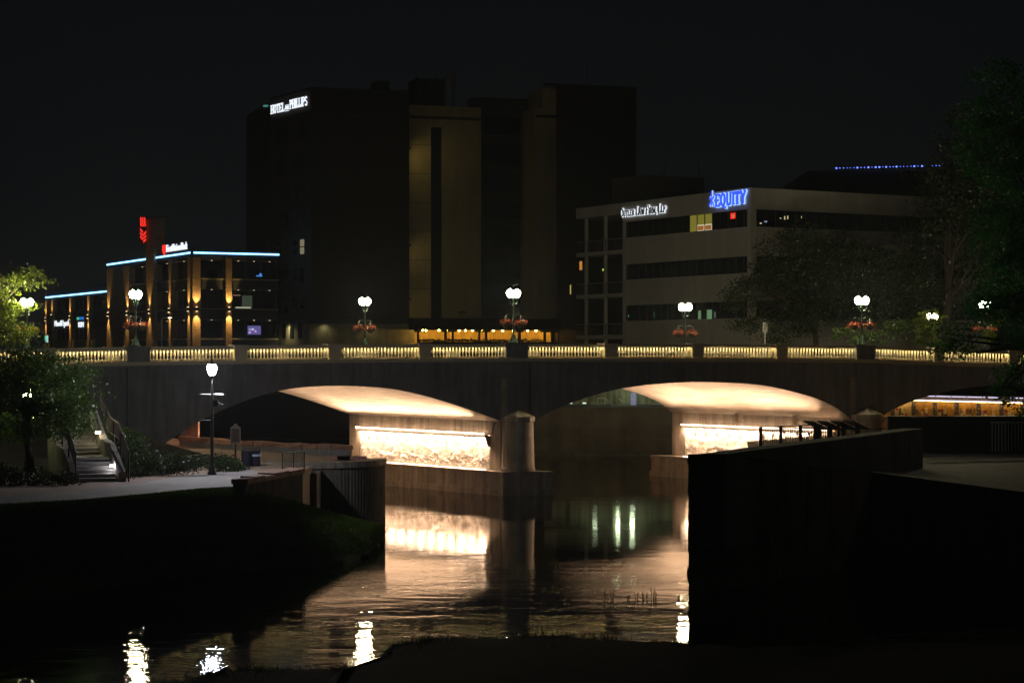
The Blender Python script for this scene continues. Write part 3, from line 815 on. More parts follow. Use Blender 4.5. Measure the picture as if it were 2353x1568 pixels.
back[0] = (62, 695, 'twin globe lamp at the left edge beside brightly lit lime leaves', 'lime leaves at the left edge', .7)
for k, (px, py, lb, nm, dr) in enumerate(back):
    t_ = W - 1.0
    kk = (px - CX) / F
    s = (kk * (114 + .784 * t_) - .224 + .621 * t_) / (.976 - .2177 * kk)
    Y = 114 + .2177 * s + .784 * t_
    zg = H + (HY - py) / F * Y
    l = street_lamp(br(s, t_, zg - 2.62 - .2), rzb + dr, lb)
    l['zfix'] = 0; del l['zfix']
    basket_pair(l, rzb + dr, ('red flower basket left of the lamp by the ' + nm, 'red flower basket right of the lamp by the ' + nm), 51 + 9 * k)

# path lamp with a cool globe
def path_lamp(loc, label, hh, m):
    t = thing('path_lamp', label, 'path lamp', loc)
    O = Vector((0, 0, 0)); WLt = WL[t.name]; WL[t.name] = O
    mb = MB(); mb.lathe(O, [(.20, 0), (.20, .10), (.15, .16), (.13, .42), (.09, .50)], 10); part('base', mb, M['iron'], t, True)
    mb = MB(); mb.lathe((0, 0, .5), [(.075, 0), (.07, hh * .5), (.062, hh - 1.05), (.035, hh - .95), (.03, hh - .6)], 8); part('pole', mb, M['iron'], t, True)
    mb = MB(); mb.lathe((0, 0, hh - .12), [(.03, 0), (.09, .05), (.10, .10)], 8); part('fitter', mb, M['iron'], t)
    mb = MB(); mb.lathe((0, 0, hh), [(.11, 0), (.16, .08), (.205, .26), (.20, .36), (.14, .45)], 14); part('globe', mb, m, t, True)
    mb = MB(); mb.lathe((0, 0, hh + .455), [(.16, 0), (.10, .06), (.03, .12), (.045, .18), (.012, .34)], 10); part('finial', mb, M['iron'], t)
    mb = MB(); mb.tube([(-.5, 0, hh - .83), (.5, 0, hh - .83)], .012, 4); part('banner_rod', mb, M['steel'], t)
    mb = MB(); mb.tube([(-.5, 0, hh - 1.95), (.0, 0, hh - 1.95)], .010, 4); part('banner_rod', mb, M['iron'], t)
    mb = MB(); mb.box(.06, .26, -.10, .10, hh - 1.36, hh - 1.08); mb.tube([(.26, 0, hh - 1.22), (.48, -.05, hh - 1.30)], .055, 8); part('camera', mb, M['iron'], t)
    WL[t.name] = WLt
    return t
pl = gz(487, 1090, PZ)
path_lamp(pl, 'tall black path lamp with bright white globe beside the path', 4.30, M['globe_cool'])
ql = at(62, 905, 86.3); path_lamp(Vector((ql.x, ql.y, 3.0)), 'assumed path lamp hidden inside the leafy tree at the left', ql.z - 3.2, M['globe_assumed'])  # this second lamp is unseen, assumed from the lit leaves

# ------------------------------------------------------------------ buildings beyond the bridge
class Face:
    def __init__(s, c, d, flip=1):
        s.c = Vector((c[0], c[1], 0)); s.d = Vector((d[0], d[1], 0)).normalized()
        s.n = Vector((s.d.y, -s.d.x, 0)) * flip
        if s.n.y > 0: s.n = -s.n
    def u(s, px, out=0.0):
        k = (px - CX) / F; c = s.c + s.n * out
        return (k * c.y - c.x) / (s.d.x - k * s.d.y)
    def p(s, u, out, z):
        q = s.c + s.d * u + s.n * out; return Vector((q.x, q.y, z))
    def z(s, px, py, out=0.0):
        q = s.p(s.u(px, out), out, 0); return H + (HY - py) / F * q.y
    def box(s, mb, u0, u1, o0, o1, z0, z1):
        if u1 < u0: u0, u1 = u1, u0
        a = [s.p(u0, o1, z0), s.p(u1, o1, z0), s.p(u1, o0, z0), s.p(u0, o0, z0)]
        if (a[1] - a[0]).cross(a[2] - a[0]).z < 0: a = [a[1], a[0], a[3], a[2]]
        b = [Vector((q.x, q.y, z1)) for q in a]
        return mb.hexa(a + b)

def spot(name, loc, direction, power, col, angle=70, blend=0.9, size=0.06, parent=None):
    d = bpy.data.lights.new(name, 'SPOT'); d.energy = power; d.color = col
    d.spot_size = math.radians(angle); d.spot_blend = blend; d.shadow_soft_size = size
    o = bpy.data.objects.new(name, d)
    o.rotation_euler = Vector(direction).to_track_quat('-Z', 'Y').to_euler()
    o.location = Vector(loc) - (wl(parent) if parent else Vector((0, 0, 0)))
    link(o, parent); return o

GZ = 7.3
# ---- brick bank building at the left
C = Vector((-36.65, 228.0, 0))
fl = Face(C, (-16.05, 31.6)); fr = Face(C, (8.92, 4.52))
bank = thing('bank_building', 'brick and glass bank building outlined by blue roof light with glowing brick piers', 'building', (C.x, C.y, GZ))
uL = fl.u(248); uW = fl.u(107); uR = fr.u(640)
mb = MB()
pl_ = [fl.p(uL, -.9, 0), fl.p(0, 0, 0) - (fl.n + fr.n) * .9, fr.p(uR, -.9, 0), fr.p(uR, -26, 0), fl.p(uL, -22, 0)]
n = len(pl_); mb.poly([(q.x, q.y, 19.3) for q in pl_])
for a, b in zip(pl_, pl_[1:] + pl_[:1]): mb.quad((a.x, a.y, GZ - .3), (b.x, b.y, GZ - .3), (b.x, b.y, 19.3), (a.x, a.y, 19.3))
part('wall', mb, M['dark_wall'], bank)
mb = MB(); fl.box(mb, 0, uL, -.9, .12, 19.05, 19.9); part('roof_edge', mb, M['dark_wall'], bank)
mb = MB(); fr.box(mb, 0, uR, -.9, .12, 19.05, 19.9); part('roof_edge', mb, M['dark_wall'], bank)
FL3 = [(16.66, 18.74), (13.23, 15.39), (9.77, 11.89)]
def bay(f, p0, p1, lights=1, floors=FL3, down=True):
    u0, u1 = f.u(p0), f.u(p1)
    if u1 < u0: u0, u1 = u1, u0
    u0 += .03; u1 -= .03
    prev = 19.05
    for za, zb in floors:
        mb = MB(); f.box(mb, u0, u1, -.88, -.70, za, zb); wn = part('window', mb, M['glass'], bank); WL[wn.name] = WL[bank.name]
        nm = max(1, int((u1 - u0) / 1.6)); mb = MB()
        for k in range(nm + 1):
            q = u0 + .05 + (u1 - u0 - .1) * k / nm; f.box(mb, q - .035, q + .035, -.69, -.62, za, zb)
        part('mullion', mb, M['frame'], wn, kind='stuff')
        mb = MB(); f.box(mb, u0, u1, -.90, .0, zb, prev - .002); part('spandrel', mb, M['dark_wall'], bank)
        mb = MB(); f.box(mb, u0, u1, -.69, .10, za - .16, za); part('sill', mb, M['tan'], bank)
        prev = za - .16
        if down:
            for k in range(lights):
                q = u0 + (u1 - u0) * (k + .5) / lights
                mb = MB(); f.box(mb, q - .06, q + .06, -.40, -.28, zb - .03, zb - .002); part('downlight', mb, M['ceiling'], bank)
    mb = MB(); f.box(mb, u0, u1, -.90, .0, GZ - .3, prev - .002); part('spandrel', mb, M['dark_wall'], bank)
bay(fl, 299, 343.2); bay(fl, 362, 393); bay(fl, 398, 434.5); bay(fr, 460, 517); bay(fr, 531, 640, 3)
def column(f, p0, p1, out=.35, top=19.05, base=GZ - .3, m='brick'):
    mb = MB(); u0, u1 = sorted((f.u(p0), f.u(p1))); f.box(mb, u0, u1, -.9, out, base, top)
    return part('brick_pier', mb, M[m], bank)
column(fl, 248, 299, .15); column(fl, 393, 398, .3); column(fl, 434.5, 441, .2)
mb = MB(); fr.box(mb, 0.0, fr.u(459.5), -.9, .2, GZ - .3, 19.05); part('brick_pier', mb, M['brick'], bank)
column(fr, 517, 531, .3)
mb = MB(); fl.box(mb, fl.u(343.2), fl.u(361.5), -.9, .45, GZ - .3, 24.3); part('brick_tower', mb, M['brick'], bank)
# low wing further left
z16 = 16.1
mb = MB()
pl_ = [fl.p(uW, -.6, 0), fl.p(uL + .01, -.6, 0), fl.p(uL + .01, -15, 0), fl.p(uW, -15, 0)]
mb.poly([(q.x, q.y, 16.9) for q in pl_])
for a, b in zip(pl_, pl_[1:] + pl_[:1]): mb.quad((a.x, a.y, GZ - .3), (b.x, b.y, GZ - .3), (b.x, b.y, 16.9), (a.x, a.y, 16.9))
part('wing', mb, M['dark_wall'], bank)
mb = MB(); fl.box(mb, uL + .02, uW, -.6, .1, 15.75, 17.2); part('roof_edge', mb, M['dark_wall'], bank)
for a, b in ((112, 121), (126, 162), (168, 204), (210, 246)):
    u0, u1 = sorted((fl.u(a), fl.u(b)))
    for za, zb in ((13.9, 15.5), (9.9, 11.4)):
        if a == 210 and za < 12: continue
        mb = MB(); fl.box(mb, u0, u1, -.59, -.42, za, zb); wn = part('window', mb, M['glass'], bank); WL[wn.name] = WL[bank.name]
        mb = MB(); nm = 4
        for k in range(nm + 1):
            q = u0 + (u1 - u0) * k / nm; fl.box(mb, q - .05, q + .05, -.41, -.36, za, zb)
        part('mullion', mb, M['frame'], wn, kind='stuff')
    mb = MB(); fl.box(mb, u0, u1, -.59, .0, 11.42, 13.88); part('spandrel', mb, M['dark_wall'], bank)
    mb = MB(); fl.box(mb, u0, u1, -.59, .12, GZ - .2, 9.88); part('ledge', mb, M['tan'], bank)
mb = MB(); u0, u1 = sorted((fl.u(222), fl.u(247))); fl.box(mb, u0, u1, -.4, .13, GZ - .1, 11.6); dr_ = part('garage_door', mb, M['frame'], bank); WL[dr_.name] = WL[bank.name]
for k in range(12):
    mb = MB(); fl.box(mb, u0 + .1, u1 - .1, .131, .17, 8.0 + k * .3, 8.16 + k * .3); part('slat', mb, M['frame'], dr_)
for px in (109.5, 123.5, 165, 207):
    mb = MB(); q = fl.u(px); fl.box(mb, q - .55, q + .55, -.6, .25, GZ - .3, 15.74); part('brick_pier', mb, M['brick'], bank)
# uplights and downlights on the piers
WARM = (1.0, 0.66, 0.22)
def updown(f, px, out, z, power=650, up=True, down=True, par=None):
    par = par or bank
    q = f.u(px); mb = MB(); f.box(mb, q - .12, q + .12, out, out + .26, z - .22, z + .22); part('wall_light', mb, M['frame'], par)
    for sg, on in ((1, up), (-1, down)):
        if not on: continue
        spot('spot_light', f.p(q, out + .34, z + sg * .3), -f.n * .16 + Vector((0, 0, sg)), power, WARM, 62, .9, .05, par)
        mb = MB(); f.box(mb, q - .09, q + .09, out + .04, out + .22, z + sg * .222 - .015 * (sg < 0), z + sg * .222 + .015 * (sg > 0)); part('lens', mb, M['led_lens'], par)
for px, o in ((252, .15), (295.5, .15), (352, .45), (395.5, .3), (437.5, .2)): updown(fl, px, o, 13.1)
updown(fr, 450, .2, 13.1, 1000); updown(fr, 524, .3, 13.1, 1000)
for px in (109.5, 165, 207): updown(fl, px, .25, 12.95, 500)
updown(fl, 123.5, .25, 13.3, 400, True, False)
# blue roof light lines
def ledline(f, a, b, z, out=.14):
    mb = MB(); u0, u1 = sorted((f.u(a), f.u(b))); f.box(mb, u0, u1, out, out + .06, z - .085, z + .085); part('roof_light', mb, M['led_blue'], bank)
ledline(fl, 248.5, 343, 19.55); ledline(fl, 361.5, 440, 19.55); ledline(fr, 444, 640, 19.55); ledline(fl, 107, 247.5, 16.1)
# television, lit room, blue lamp behind the glass
mb = MB(); u0, u1 = fr.u(573), fr.u(603); fr.box(mb, u0, u1, -.60, -.56, fr.z(588, 768), fr.z(588, 748)); tv = part('screen', mb, emit('screen_glow', (.30, .26, .75), .35), bank); WL[tv.name] = WL[bank.name]
for k in range(9):
    mb = MB(); q = u0 + (u1 - u0) * random.uniform(.1, .9); zz = fr.z(588, random.uniform(755, 766)); fr.box(mb, q - .12, q + .12, -.555, -.55, zz - .05, zz + .05)
    part('screen_figure', mb, emit('screen_figure%d' % k, random.choice([(.9, .4, .9), (.5, .6, 1), (.9, .9, 1)]), .8), tv)
mb = MB(); fr.box(mb, fr.u(560), fr.u(583), -.60, -.57, 13.25, 14.75); part('lit_room', mb, emit('lit_room', (.52, .66, .46), .07), bank)
mb = MB(); fr.box(mb, fr.u(538), fr.u(556), -.60, -.57, 14.72, 14.82); part('ceiling_light', mb, emit('red_strip', (.9, .5, .3), .25), bank)
mb = MB(); fr.box(mb, fr.u(545), fr.u(580), -.58, -.56, 13.27, 13.42); part('lit_table', mb, emit('lit_table', (.8, .85, .6), .5), bank)
mb = MB(); fr.box(mb, fr.u(593), fr.u(606), -.60, -.57, 17.0, 17.12); fr.box(mb, fr.u(600), fr.u(605), -.60, -.57, 17.15, 17.35); part('blue_lamp', mb, emit('blue_lamp', (.1, .35, 1), .8), bank, kind='stuff')

# signs of the bank
sg = thing('blade_sign', 'tall red glowing arrow emblem on the side of the brick tower', 'sign', fl.p(fl.u(343), .5, 20))
pn = fl.n; wv = -pn
# blade plane: spans outward from the tower, faces the viewer
b0 = fl.p(fl.u(343.2) - .3, .46, 0)
def bl(x, y, d): return b0 + pn * x + fl.d * (-d) + Vector((0, 0, y))
zt, zbm = fl.z(343, 500), fl.z(343, 560)
hh = zt - zbm; ww = .82
def bladebar(pts, dep=.08):
    mb = MB(); P = [bl(ww * x, zbm + hh * y, 0) for x, y in pts]; Q = [p - fl.d * dep for p in P]
    mb.hexa(Q + P); part('emblem_bar', mb, M['red_sign'], sg)
for x in (.16, .46, .76): bladebar([(x - .02, .64), (x + .15, .66), (x + .19, 1.0), (x + .04, .99)])
for y in (.60, .46, .32):
    bladebar([(.95, y - .10), (.54, y - .20), (.54, y - .13), (.95, y - .02)]); 
for y in (.38, .24, .10):
    bladebar([(.08, y + .03), (.46, y - .08), (.46, y + .0), (.08, y + .11)])
mb = MB(); P = [bl(-.05, zbm - .2, -.02), bl(ww + .1, zbm - .2, -.02), bl(ww + .1, zt + .2, -.02), bl(-.05, zt + .2, -.02)]
mb.hexa([p + fl.d * .18 for p in P] + P); part('backing', mb, M['frame'], sg)
sgn = thing('bank_sign', 'white First National Bank lettering with red shield on the blue lit roof edge', 'sign', fl.p(fl.u(410), .2, 19.9))
q0 = fl.p(fl.u(387.5), .2, 0); ue = -fl.d; L = (fl.u(387.5) - fl.u(435))
zb_ = 20.0
f1 = .27
me_ = text_mesh('t', 'First', q0 + Vector((0, 0, zb_)), ue, Vector((0, 0, 1)), L * f1, .85, .12, fl.n); part('lettering', me_, M['led_white'], sgn)
me_ = text_mesh('t', 'NationalBank', q0 + ue * L * (f1 + .02) + Vector((0, 0, zb_)), ue, Vector((0, 0, 1)), L * (.98 - f1), .85, .12, fl.n); part('lettering', me_, M['led_white'], sgn)
q1 = fl.p(fl.u(378.5), .2, 0); l2 = fl.u(378.5) - fl.u(385.5)
mb = MB(); P = [q1 + ue * x * l2 + Vector((0, 0, zb_ - .35 + y)) for x, y in ((0, .5), (.5, 0), (1, .5), (1, 1.25), (0, 1.25))]
mb.poly([p + fl.n * .12 for p in P]); mb.poly(list(reversed(P)))
for i in range(5): mb.quad(P[i], P[(i + 1) % 5], P[(i + 1) % 5] + fl.n * .12, P[i] + fl.n * .12)
part('shield', mb, M['red_sign'], sgn)
mb = MB(); fl.box(mb, fl.u(378), fl.u(436), .10, .19, 19.85, 20.0); part('sign_rail', mb, M['frame'], sgn)
for nm, body, a, b, y0, y1, lb in (('office_sign', 'Merrill Lynch', 127, 160, 753.5, 736.5, 'white Merrill Lynch lettering between the glowing piers of the low wing'),
                                   ('office_sign', 'RSM', 181.5, 193, 751.5, 739.5, 'white RSM lettering under a blue and green bar')):
    s_ = thing(nm, lb, 'sign', fl.p(fl.u(a), .1, fl.z(a, y0)))
    q0 = fl.p(fl.u(a), .02, fl.z(a, y0)); part('lettering', text_mesh('t', body, q0, ue, Vector((0, 0, 1)), fl.u(a) - fl.u(b), fl.z(a, y1) - fl.z(a, y0), .1, fl.n), M['led_white'], s_)
    if body == 'RSM':
        for x0, x1, c in ((177.5, 180, (.05, .6, .2)), (180.3, 182.5, (.2, .8, .3)), (183, 193, (.02, .2, .8))):
            mb = MB(); fl.box(mb, fl.u(x0), fl.u(x1), .02, .1, fl.z(185, 734), fl.z(185, 728)); part('colour_bar', mb, emit('bar', c, .7), s_)
# dish on the wing roof
dq = fl.p(fl.u(208), -4, 17.0)
ds = thing('satellite_dish', 'round satellite dish on the roof of the low bank wing', 'dish', dq)
mb = MB(); mb.tube([dq, dq + Vector((0, 0, .7))], .06, 6); part('mast', mb, M['iron'], ds)
mb = MB(); rows = []
for r, d in ((.03, .0), (.3, .04), (.55, .12), (.72, .22), (.76, .22), (.72, .25), (.3, .10), (.03, .06)):
    rows.append([dq + Vector((r * math.cos(a), -d, .95 + r * math.sin(a))) for a in np.linspace(0, 2 * math.pi, 21)])
mb.grid(rows); part('bowl', mb, M['white'], ds, True)
mb = MB(); mb.tube([dq + Vector((0, -.05, .3)), dq + Vector((0, -.5, .95))], .03, 5); mb.box(dq.x - .08, dq.x + .08, dq.y - .6, dq.y - .45, .87 + dq.z, 1.03 + dq.z); part('feed_arm', mb, M['iron'], ds)

# cobra street light beside the bank
lq = at(372, 806, 190)
cb = thing('cobra_street_light', 'thin curved street light standing in front of the bank building', 'street light', lq)
mb = MB(); top = at(371, 735, 190); e = at(384, 728.5, 190)
mb.tube([lq, lq.lerp(top, .6), top, at(374, 730, 190), e], [.08, .07, .06, .05, .04], 6); part('pole', mb, M['steel'], cb, True)
mb = MB(); mb.box(e.x, e.x + .45, e.y - .1, e.y + .1, e.z - .04, e.z + .07); part('head', mb, M['steel'], cb)
mb = MB(); mb.box(e.x + .1, e.x + .4, e.y - .08, e.y + .08, e.z - .07, e.z - .042); part('lens', mb, emit('cobra_lens', (1, .85, .6), 14), cb)

# ---- tall dark hotel
A0, A1_ = Vector((-28.9, 237.8, 0)), Vector((-22.98, 228.0, 0))
hf = Face(A1_, (11.03, 3.5)); hl = Face(A1_, (-5.92, 9.8))
hotel = thing('hotel_tower', 'tall dark brick hotel tower with ochre stair bays and few lit windows', 'building', (A1_.x, A1_.y, GZ))
def hotelbox(name, p0, p1, o0, o1, z0, z1, m, ref=0.0):
    mb = MB(); hf.box(mb, hf.u(p0, ref), hf.u(p1, ref), o0, o1, z0, z1); return part(name, mb, M[m], hotel)
mb = MB()
u2 = hf.u(940)
P = [A0, A1_, hf.p(u2, 0, 0), hf.p(u2, -24, 0), A0 + (hf.p(0, -16, 0) - A1_)]
mb.poly([(q.x, q.y, 38.2) for q in P])
for a, b in zip(P, P[1:] + P[:1]): mb.quad((a.x, a.y, GZ - .3), (b.x, b.y, GZ - .3), (b.x, b.y, 38.2), (a.x, a.y, 38.2))
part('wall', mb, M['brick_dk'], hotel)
mb = MB(); hf.box(mb, -.02, u2, 0, .08, 35.5, 35.75); part('ledge', mb, M['brick_dk'], hotel)
mb = MB(); hl.box(mb, 0, hl.u(620.5), 0, .08, 35.5, 35.75); part('ledge', mb, M['brick_dk'], hotel)
mb = MB(); hf.box(mb, -.1, u2, -.3, .1, 38.2, 38.5); part('parapet', mb, M['dark_wall'], hotel)
mb = MB(); hl.box(mb, -.1, hl.u(620.5), -.3, .1, 38.2, 38.5); part('parapet', mb, M['dark_wall'], hotel)
R3 = -3.0
za, zb, zs = 12.0, 37.3, 34.8
hotelbox('stair_bay', 939, 990, R3 - 2, R3, za, zs, 'tan', R3); hotelbox('stair_bay', 1016, 1105, R3 - 2, R3, za, zs, 'tan', R3)
hotelbox('stair_bay', 939, 1105, R3 - 2, R3, zs, zb, 'tan', R3)
hotelbox('slot_window', 990, 1016, R3 - 2, R3 - .35, za, zs - .002, 'glass', R3)
hotelbox('ledge', 939, 1105.5, R3, R3 + .06, 35.7, 36.05, 'dark_wall', R3)
for zz in (15.6, 19.0, 22.4, 25.8, 29.2, 32.6):
    hotelbox('panel_joint', 940, 989.5, R3, R3 + .012, zz, zz + .05, 'dark_wall', R3)
R6 = -6.0
hotelbox('recessed_wall', 1090, 1245, R6 - 3, R6, GZ, 38.9, 'dark_wall', R6)
for k in range(7):
    hotelbox('recessed_window', 1112, 1226, R6, R6 + .05, 14.0 + 3.4 * k, 16.3 + 3.4 * k, 'glass', R6)
hotelbox('stair_bay', 1231, 1283, -6, -.6, 12, 37.2, 'tan'); hotelbox('stair_bay', 1249, 1283, -6, -.6, 37.202, 39.6, 'tan')
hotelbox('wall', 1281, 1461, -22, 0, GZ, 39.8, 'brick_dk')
hotelbox('ledge', 1231, 1461, 0, .08, 36.0, 36.25, 'brick_dk')
hotelbox('parapet', 1250, 1463, -.4, .12, 39.802, 40.1, 'dark_wall')
hotelbox('chimney', 893, 924, -9, -6, 38.2, 40.4, 'brick_dk')
hotelbox('cooling_tower', 957, 1020, -10, -6, 37.3, 40.9, 'dark_wall', R6)
for px in (957, 978, 1000, 1020, 1038): hotelbox('rooftop_post', px, px + 2, -5.9, -5.7, 37.3, 41.2, 'dark_wall', R6)
hotelbox('floodlight', 1462, 1470, -.8, -.2, 36.4, 36.8, 'gold')
mb = MB(); q = hf.p(hf.u(1387), -6, 39.8); mb.tube([q, q + Vector((0, 0, 4))], .05, 5); part('antenna', mb, M['iron'], hotel)
mb = MB(); q = hf.p(hf.u(1062, R3), R3 + .1, 12.9); mb.box(q.x - .45, q.x + .45, q.y - .15, q.y + .1, q.z - .12, q.z + .15); part('vent_hood', mb, M['dark_wall'], hotel)
cols = [(637, 645), (654, 662), (672, 681), (690, 699)]
litmat = emit('lit_curtain', (.62, .55, .36), .30)
for a, b in cols:
    u0, u1 = sorted((hl.u(a), hl.u(b)))
    for k in range(7):
        zt_ = 34.5 - 3.33 * k
        for j in range(2):
            mb = MB(); hl.box(mb, u0, u1, 0.01, .05, zt_ - 1.68 + j * .9, zt_ - .90 + j * .9)
            part('window', mb, litmat if (a == 690 and k == 4) else M['glass'], hotel)
# podium
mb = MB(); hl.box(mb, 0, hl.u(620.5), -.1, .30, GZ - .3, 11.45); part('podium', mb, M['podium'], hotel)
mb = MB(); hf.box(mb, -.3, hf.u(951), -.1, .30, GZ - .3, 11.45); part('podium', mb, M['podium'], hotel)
mb = MB(); hl.box(mb, 0, hl.u(620.5), -.1, .42, 11.452, 11.8); part('podium_cornice', mb, M['dark_wall'], hotel)
mb = MB(); hf.box(mb, -.42, hf.u(953), -.1, .42, 11.452, 11.8); part('podium_cornice', mb, M['dark_wall'], hotel)
for a, b in cols:
    mb = MB(); u0, u1 = sorted((hl.u(a), hl.u(b))); hl.box(mb, u0, u1, .301, .33, hl.z(670, 777), hl.z(670, 742)); part('window', mb, M['glass'], hotel)
for f_, px in ((hl, 664), (hf, 745), (hf, 850)):  # downlights added to brighten the podium walls
    u_ = f_.u(px, .42); mb = MB(); f_.box(mb, u_ - .2, u_ + .2, .421, .62, 11.5, 11.62); part('added_downlight', mb, M['frame'], hotel)
    spot('spot_light', f_.p(u_, .9, 11.45), Vector((0, 0, -1)) - f_.n * .15, 170 if px == 664 else 24, (1.0, .86, .45), 150, 1.0, .15, hotel)
# assumed unseen lamps, added in the recess to wash the ochre stair bay
wq = hf.p(hf.u(940) + .12, -.35, 0)
for zz, pw in ((31.8, 50), (20.5, 28), (14.2, 16)):
    mb = MB(); mb.box(wq.x - .02, wq.x + .2, wq.y - .15, wq.y + .15, zz, zz + .25); part('assumed_wall_lamp', mb, M['frame'], hotel)
    spot('spot_light', (wq.x + .35, wq.y, zz - .05), (.75, .75, -.6), pw * 1.5, (1.0, .78, .25), 165, 1.0, .2, hotel)
# hotel sign, letter by letter
hs = thing('hotel_sign', 'white glowing HOTEL ON PHILLIPS letters at the top of the dark tower', 'sign', hl.p(hl.u(666), .2, 36.3))
def sign_letters(par, f, px0, px1, pyb0, pyb1, hpx, txt, m, st, out=.12, depth=.1, grow=0.0, back=None, sizes=None, big_first=False, small=.72):
    u0, u1 = f.u(px0), f.u(px1); sgn_ = 1 if u1 > u0 else -1; ux = f.d * sgn_
    z0 = f.z(px0, pyb0); z1 = f.z(px1, pyb1); L = abs(u1 - u0)
    hgt = f.z(px0, pyb0 - hpx) - z0
    items = []; x = 0; prev = ' '
    for ch in txt:
        if ch == ' ': x += .32 * hgt; prev = ch; continue
        sc_ = 1.0 if (not big_first or prev == ' ') else small
        if ch in '{}': continue
        items.append((ch, x, sc_)); x += (GLY[ch][0] + .06) * hgt * sc_; prev = ch
    fit = L / x
    for ch, xx, sc_ in items:
        fr_ = xx / x
        org = f.p(u0 + sgn_ * xx * fit, out, z0 + (z1 - z0) * fr_)
        if back: part('letter_halo', glyph(ch, org - f.n * .09, ux, Vector((0, 0, 1)), f.n, hgt * sc_, fit, st, .04, True, grow), back, par)
        part('letter', glyph(ch, org, ux, Vector((0, 0, 1)), f.n, hgt * sc_, fit, st, depth), m, par)
sign_letters(hs, hl, 625, 656.5, 263, 256, 20, 'HOTEL', M['led_white'], .10)
sign_letters(hs, hl, 658, 666.5, 253, 251, 8, 'ON', M['led_white'], .13)
mb = MB(); hl.box(mb, hl.u(658), hl.u(666.5), .12, .2, hl.z(662, 255.5), hl.z(662, 254.4)); hl.box(mb, hl.u(658), hl.u(666.5), .12, .2, hl.z(662, 242.5), hl.z(662, 241.4)); part('sign_bars', mb, M['led_white'], hs, kind='stuff')
sign_letters(hs, hl, 668.5, 709, 251.5, 242.5, 21, 'PHILLIPS', M['led_white'], .10)
mb = MB(); hl.box(mb, hl.u(618), hl.u(613), .1, .5, hl.z(616, 246), hl.z(616, 242)); part('corner_lamp', mb, emit('teal_lamp', (.2, .7, .6), .25), hotel)
rs = thing('rooftop_sign', 'dim vertical letter sign standing on the hotel roof', 'sign', hf.p(hf.u(1038, R6), R6, 38.5))
uz = Vector((0, 0, 1))
for ch, y in (('D', 186), ('R', 206)):
    q = hf.p(hf.u(1029, R6), R6 + .3, hf.z(1029, y, R6)); part('letter', glyph(ch, q, hf.d, uz, hf.n, .85, 1.1, .18, .1), M['gold'], rs)
mb = MB(); q = hf.p(hf.u(1044, R6), R6 + .2, 37.3); mb.tube([q, q + Vector((0, 0, 4.4))], .06, 5); part('post', mb, M['iron'], rs)

# ---- arcade restaurant at the foot of the hotel
ar_ = thing('restaurant_arcade', 'low arcade with ochre walls, dark posts, awning and string of bulbs below the tower', 'building', hf.p(hf.u(1118), 1, GZ))
def abox(name, p0, p1, o0, o1, z0, z1, m, kind=None, ref=2.2):
    mb = MB(); hf.box(mb, hf.u(p0, ref), hf.u(p1, ref), o0, o1, z0, z1); return part(name, mb, m if not isinstance(m, str) else M[m], ar_, kind=kind)
abox('back_wall', 945, 1284, -.8, -.4, GZ - .3, 12.0, 'amber_wall')
abox('awning', 948, 1285, -.4, 2.7, 10.75, 12.1, 'awning')
for a, b in ((959, 962), (1021, 1026), (1038, 1042), (1099, 1103), (1114, 1119), (1190, 1196), (1249, 1254), (1266, 1271), (1280, 1284)):
    abox('post', a, b, 2.0, 2.3, GZ - .3, 10.74, 'awning')
    mb = MB(); u0 = hf.u(a, 2.2); u1 = hf.u(b, 2.2)
    for s1, uu in ((-1, u0), (1, u1)): hf.box(mb, uu - .35 * (s1 < 0), uu + .35 * (s1 > 0), 2.02, 2.28, 10.5, 10.74)
    part('post_bracket', mb, M['awning'], ar_, kind='stuff')
abox('planter', 962, 1284, 2.35, 2.7, GZ - .3, 9.35, 'awning')
pv = []
for k in range(40):
    q = hf.p(hf.u(964, 2.5) + (hf.u(1250, 2.5) - hf.u(964, 2.5)) * k / 39, 2.5, 9.45 + random.uniform(-.05, .18)); pv.append((q.x, q.y, q.z, .3, .2, .2))
cloud_part('planting', leaf_cloud(pv, 2600, .16, 77), M['leaf_dk'], ar_)
for px in (971, 985, 1010, 1030, 1057, 1070, 1083, 1108, 1135, 1158, 1180, 1212, 1235, 1262, 1276):
    q = hf.p(hf.u(px + random.uniform(-3, 3), 1.8), random.uniform(1.0, 2.0), 10.62); mb = MB(); mb.lathe(q, [(.02, 0), (.08, .04), (.08, .1), (.03, .13)], 6); part('bulb', mb, M['led_amber'], ar_)
for px in (1143, 1226): abox('pilaster', px, px + 3, -.4, -.3, GZ, 10.7, 'amber_wall')

# ---- pale law office at the right
LC = (19.2, 160.0)
lf = Face(LC, (-9.4, 16.4)); lr = Face(LC, (15.0, 8.9))
law = thing('law_office', 'pale stone office block with dark ribbon windows and blue lit rooftop signs', 'building', (LC[0], LC[1], GZ))
uE = lf.u(1430); uRr = 26.0
spans = [(GZ - .4, 10.9), (12.3, 14.54), (15.9, 18.25), (19.66, 21.36)]
wins = [(10.9, 12.3), (14.54, 15.9), (18.25, 19.66)]
mb = MB(); P = [lf.p(uE, -.5, 0), lf.c - (lf.n + lr.n) * .5, lr.p(uRr, -.5, 0), lr.p(uRr, -18, 0), lf.p(uE, -22, 0)]
mb.poly([(q.x, q.y, 21.1) for q in P])
for a, b in zip(P, P[1:] + P[:1]): mb.quad((a.x, a.y, GZ - .4), (b.x, b.y, GZ - .4), (b.x, b.y, 21.1), (a.x, a.y, 21.1))
part('core', mb, M['dark_wall'], law)
for z0, z1 in spans:
    mb = MB(); lf.box(mb, 0.0, uE, -.498, 0, z0, z1); part('wall_band', mb, M['law'], law)
    mb = MB(); lr.box(mb, 0.002, uRr, -.498, 0, z0, z1); part('wall_band', mb, M['law'], law)
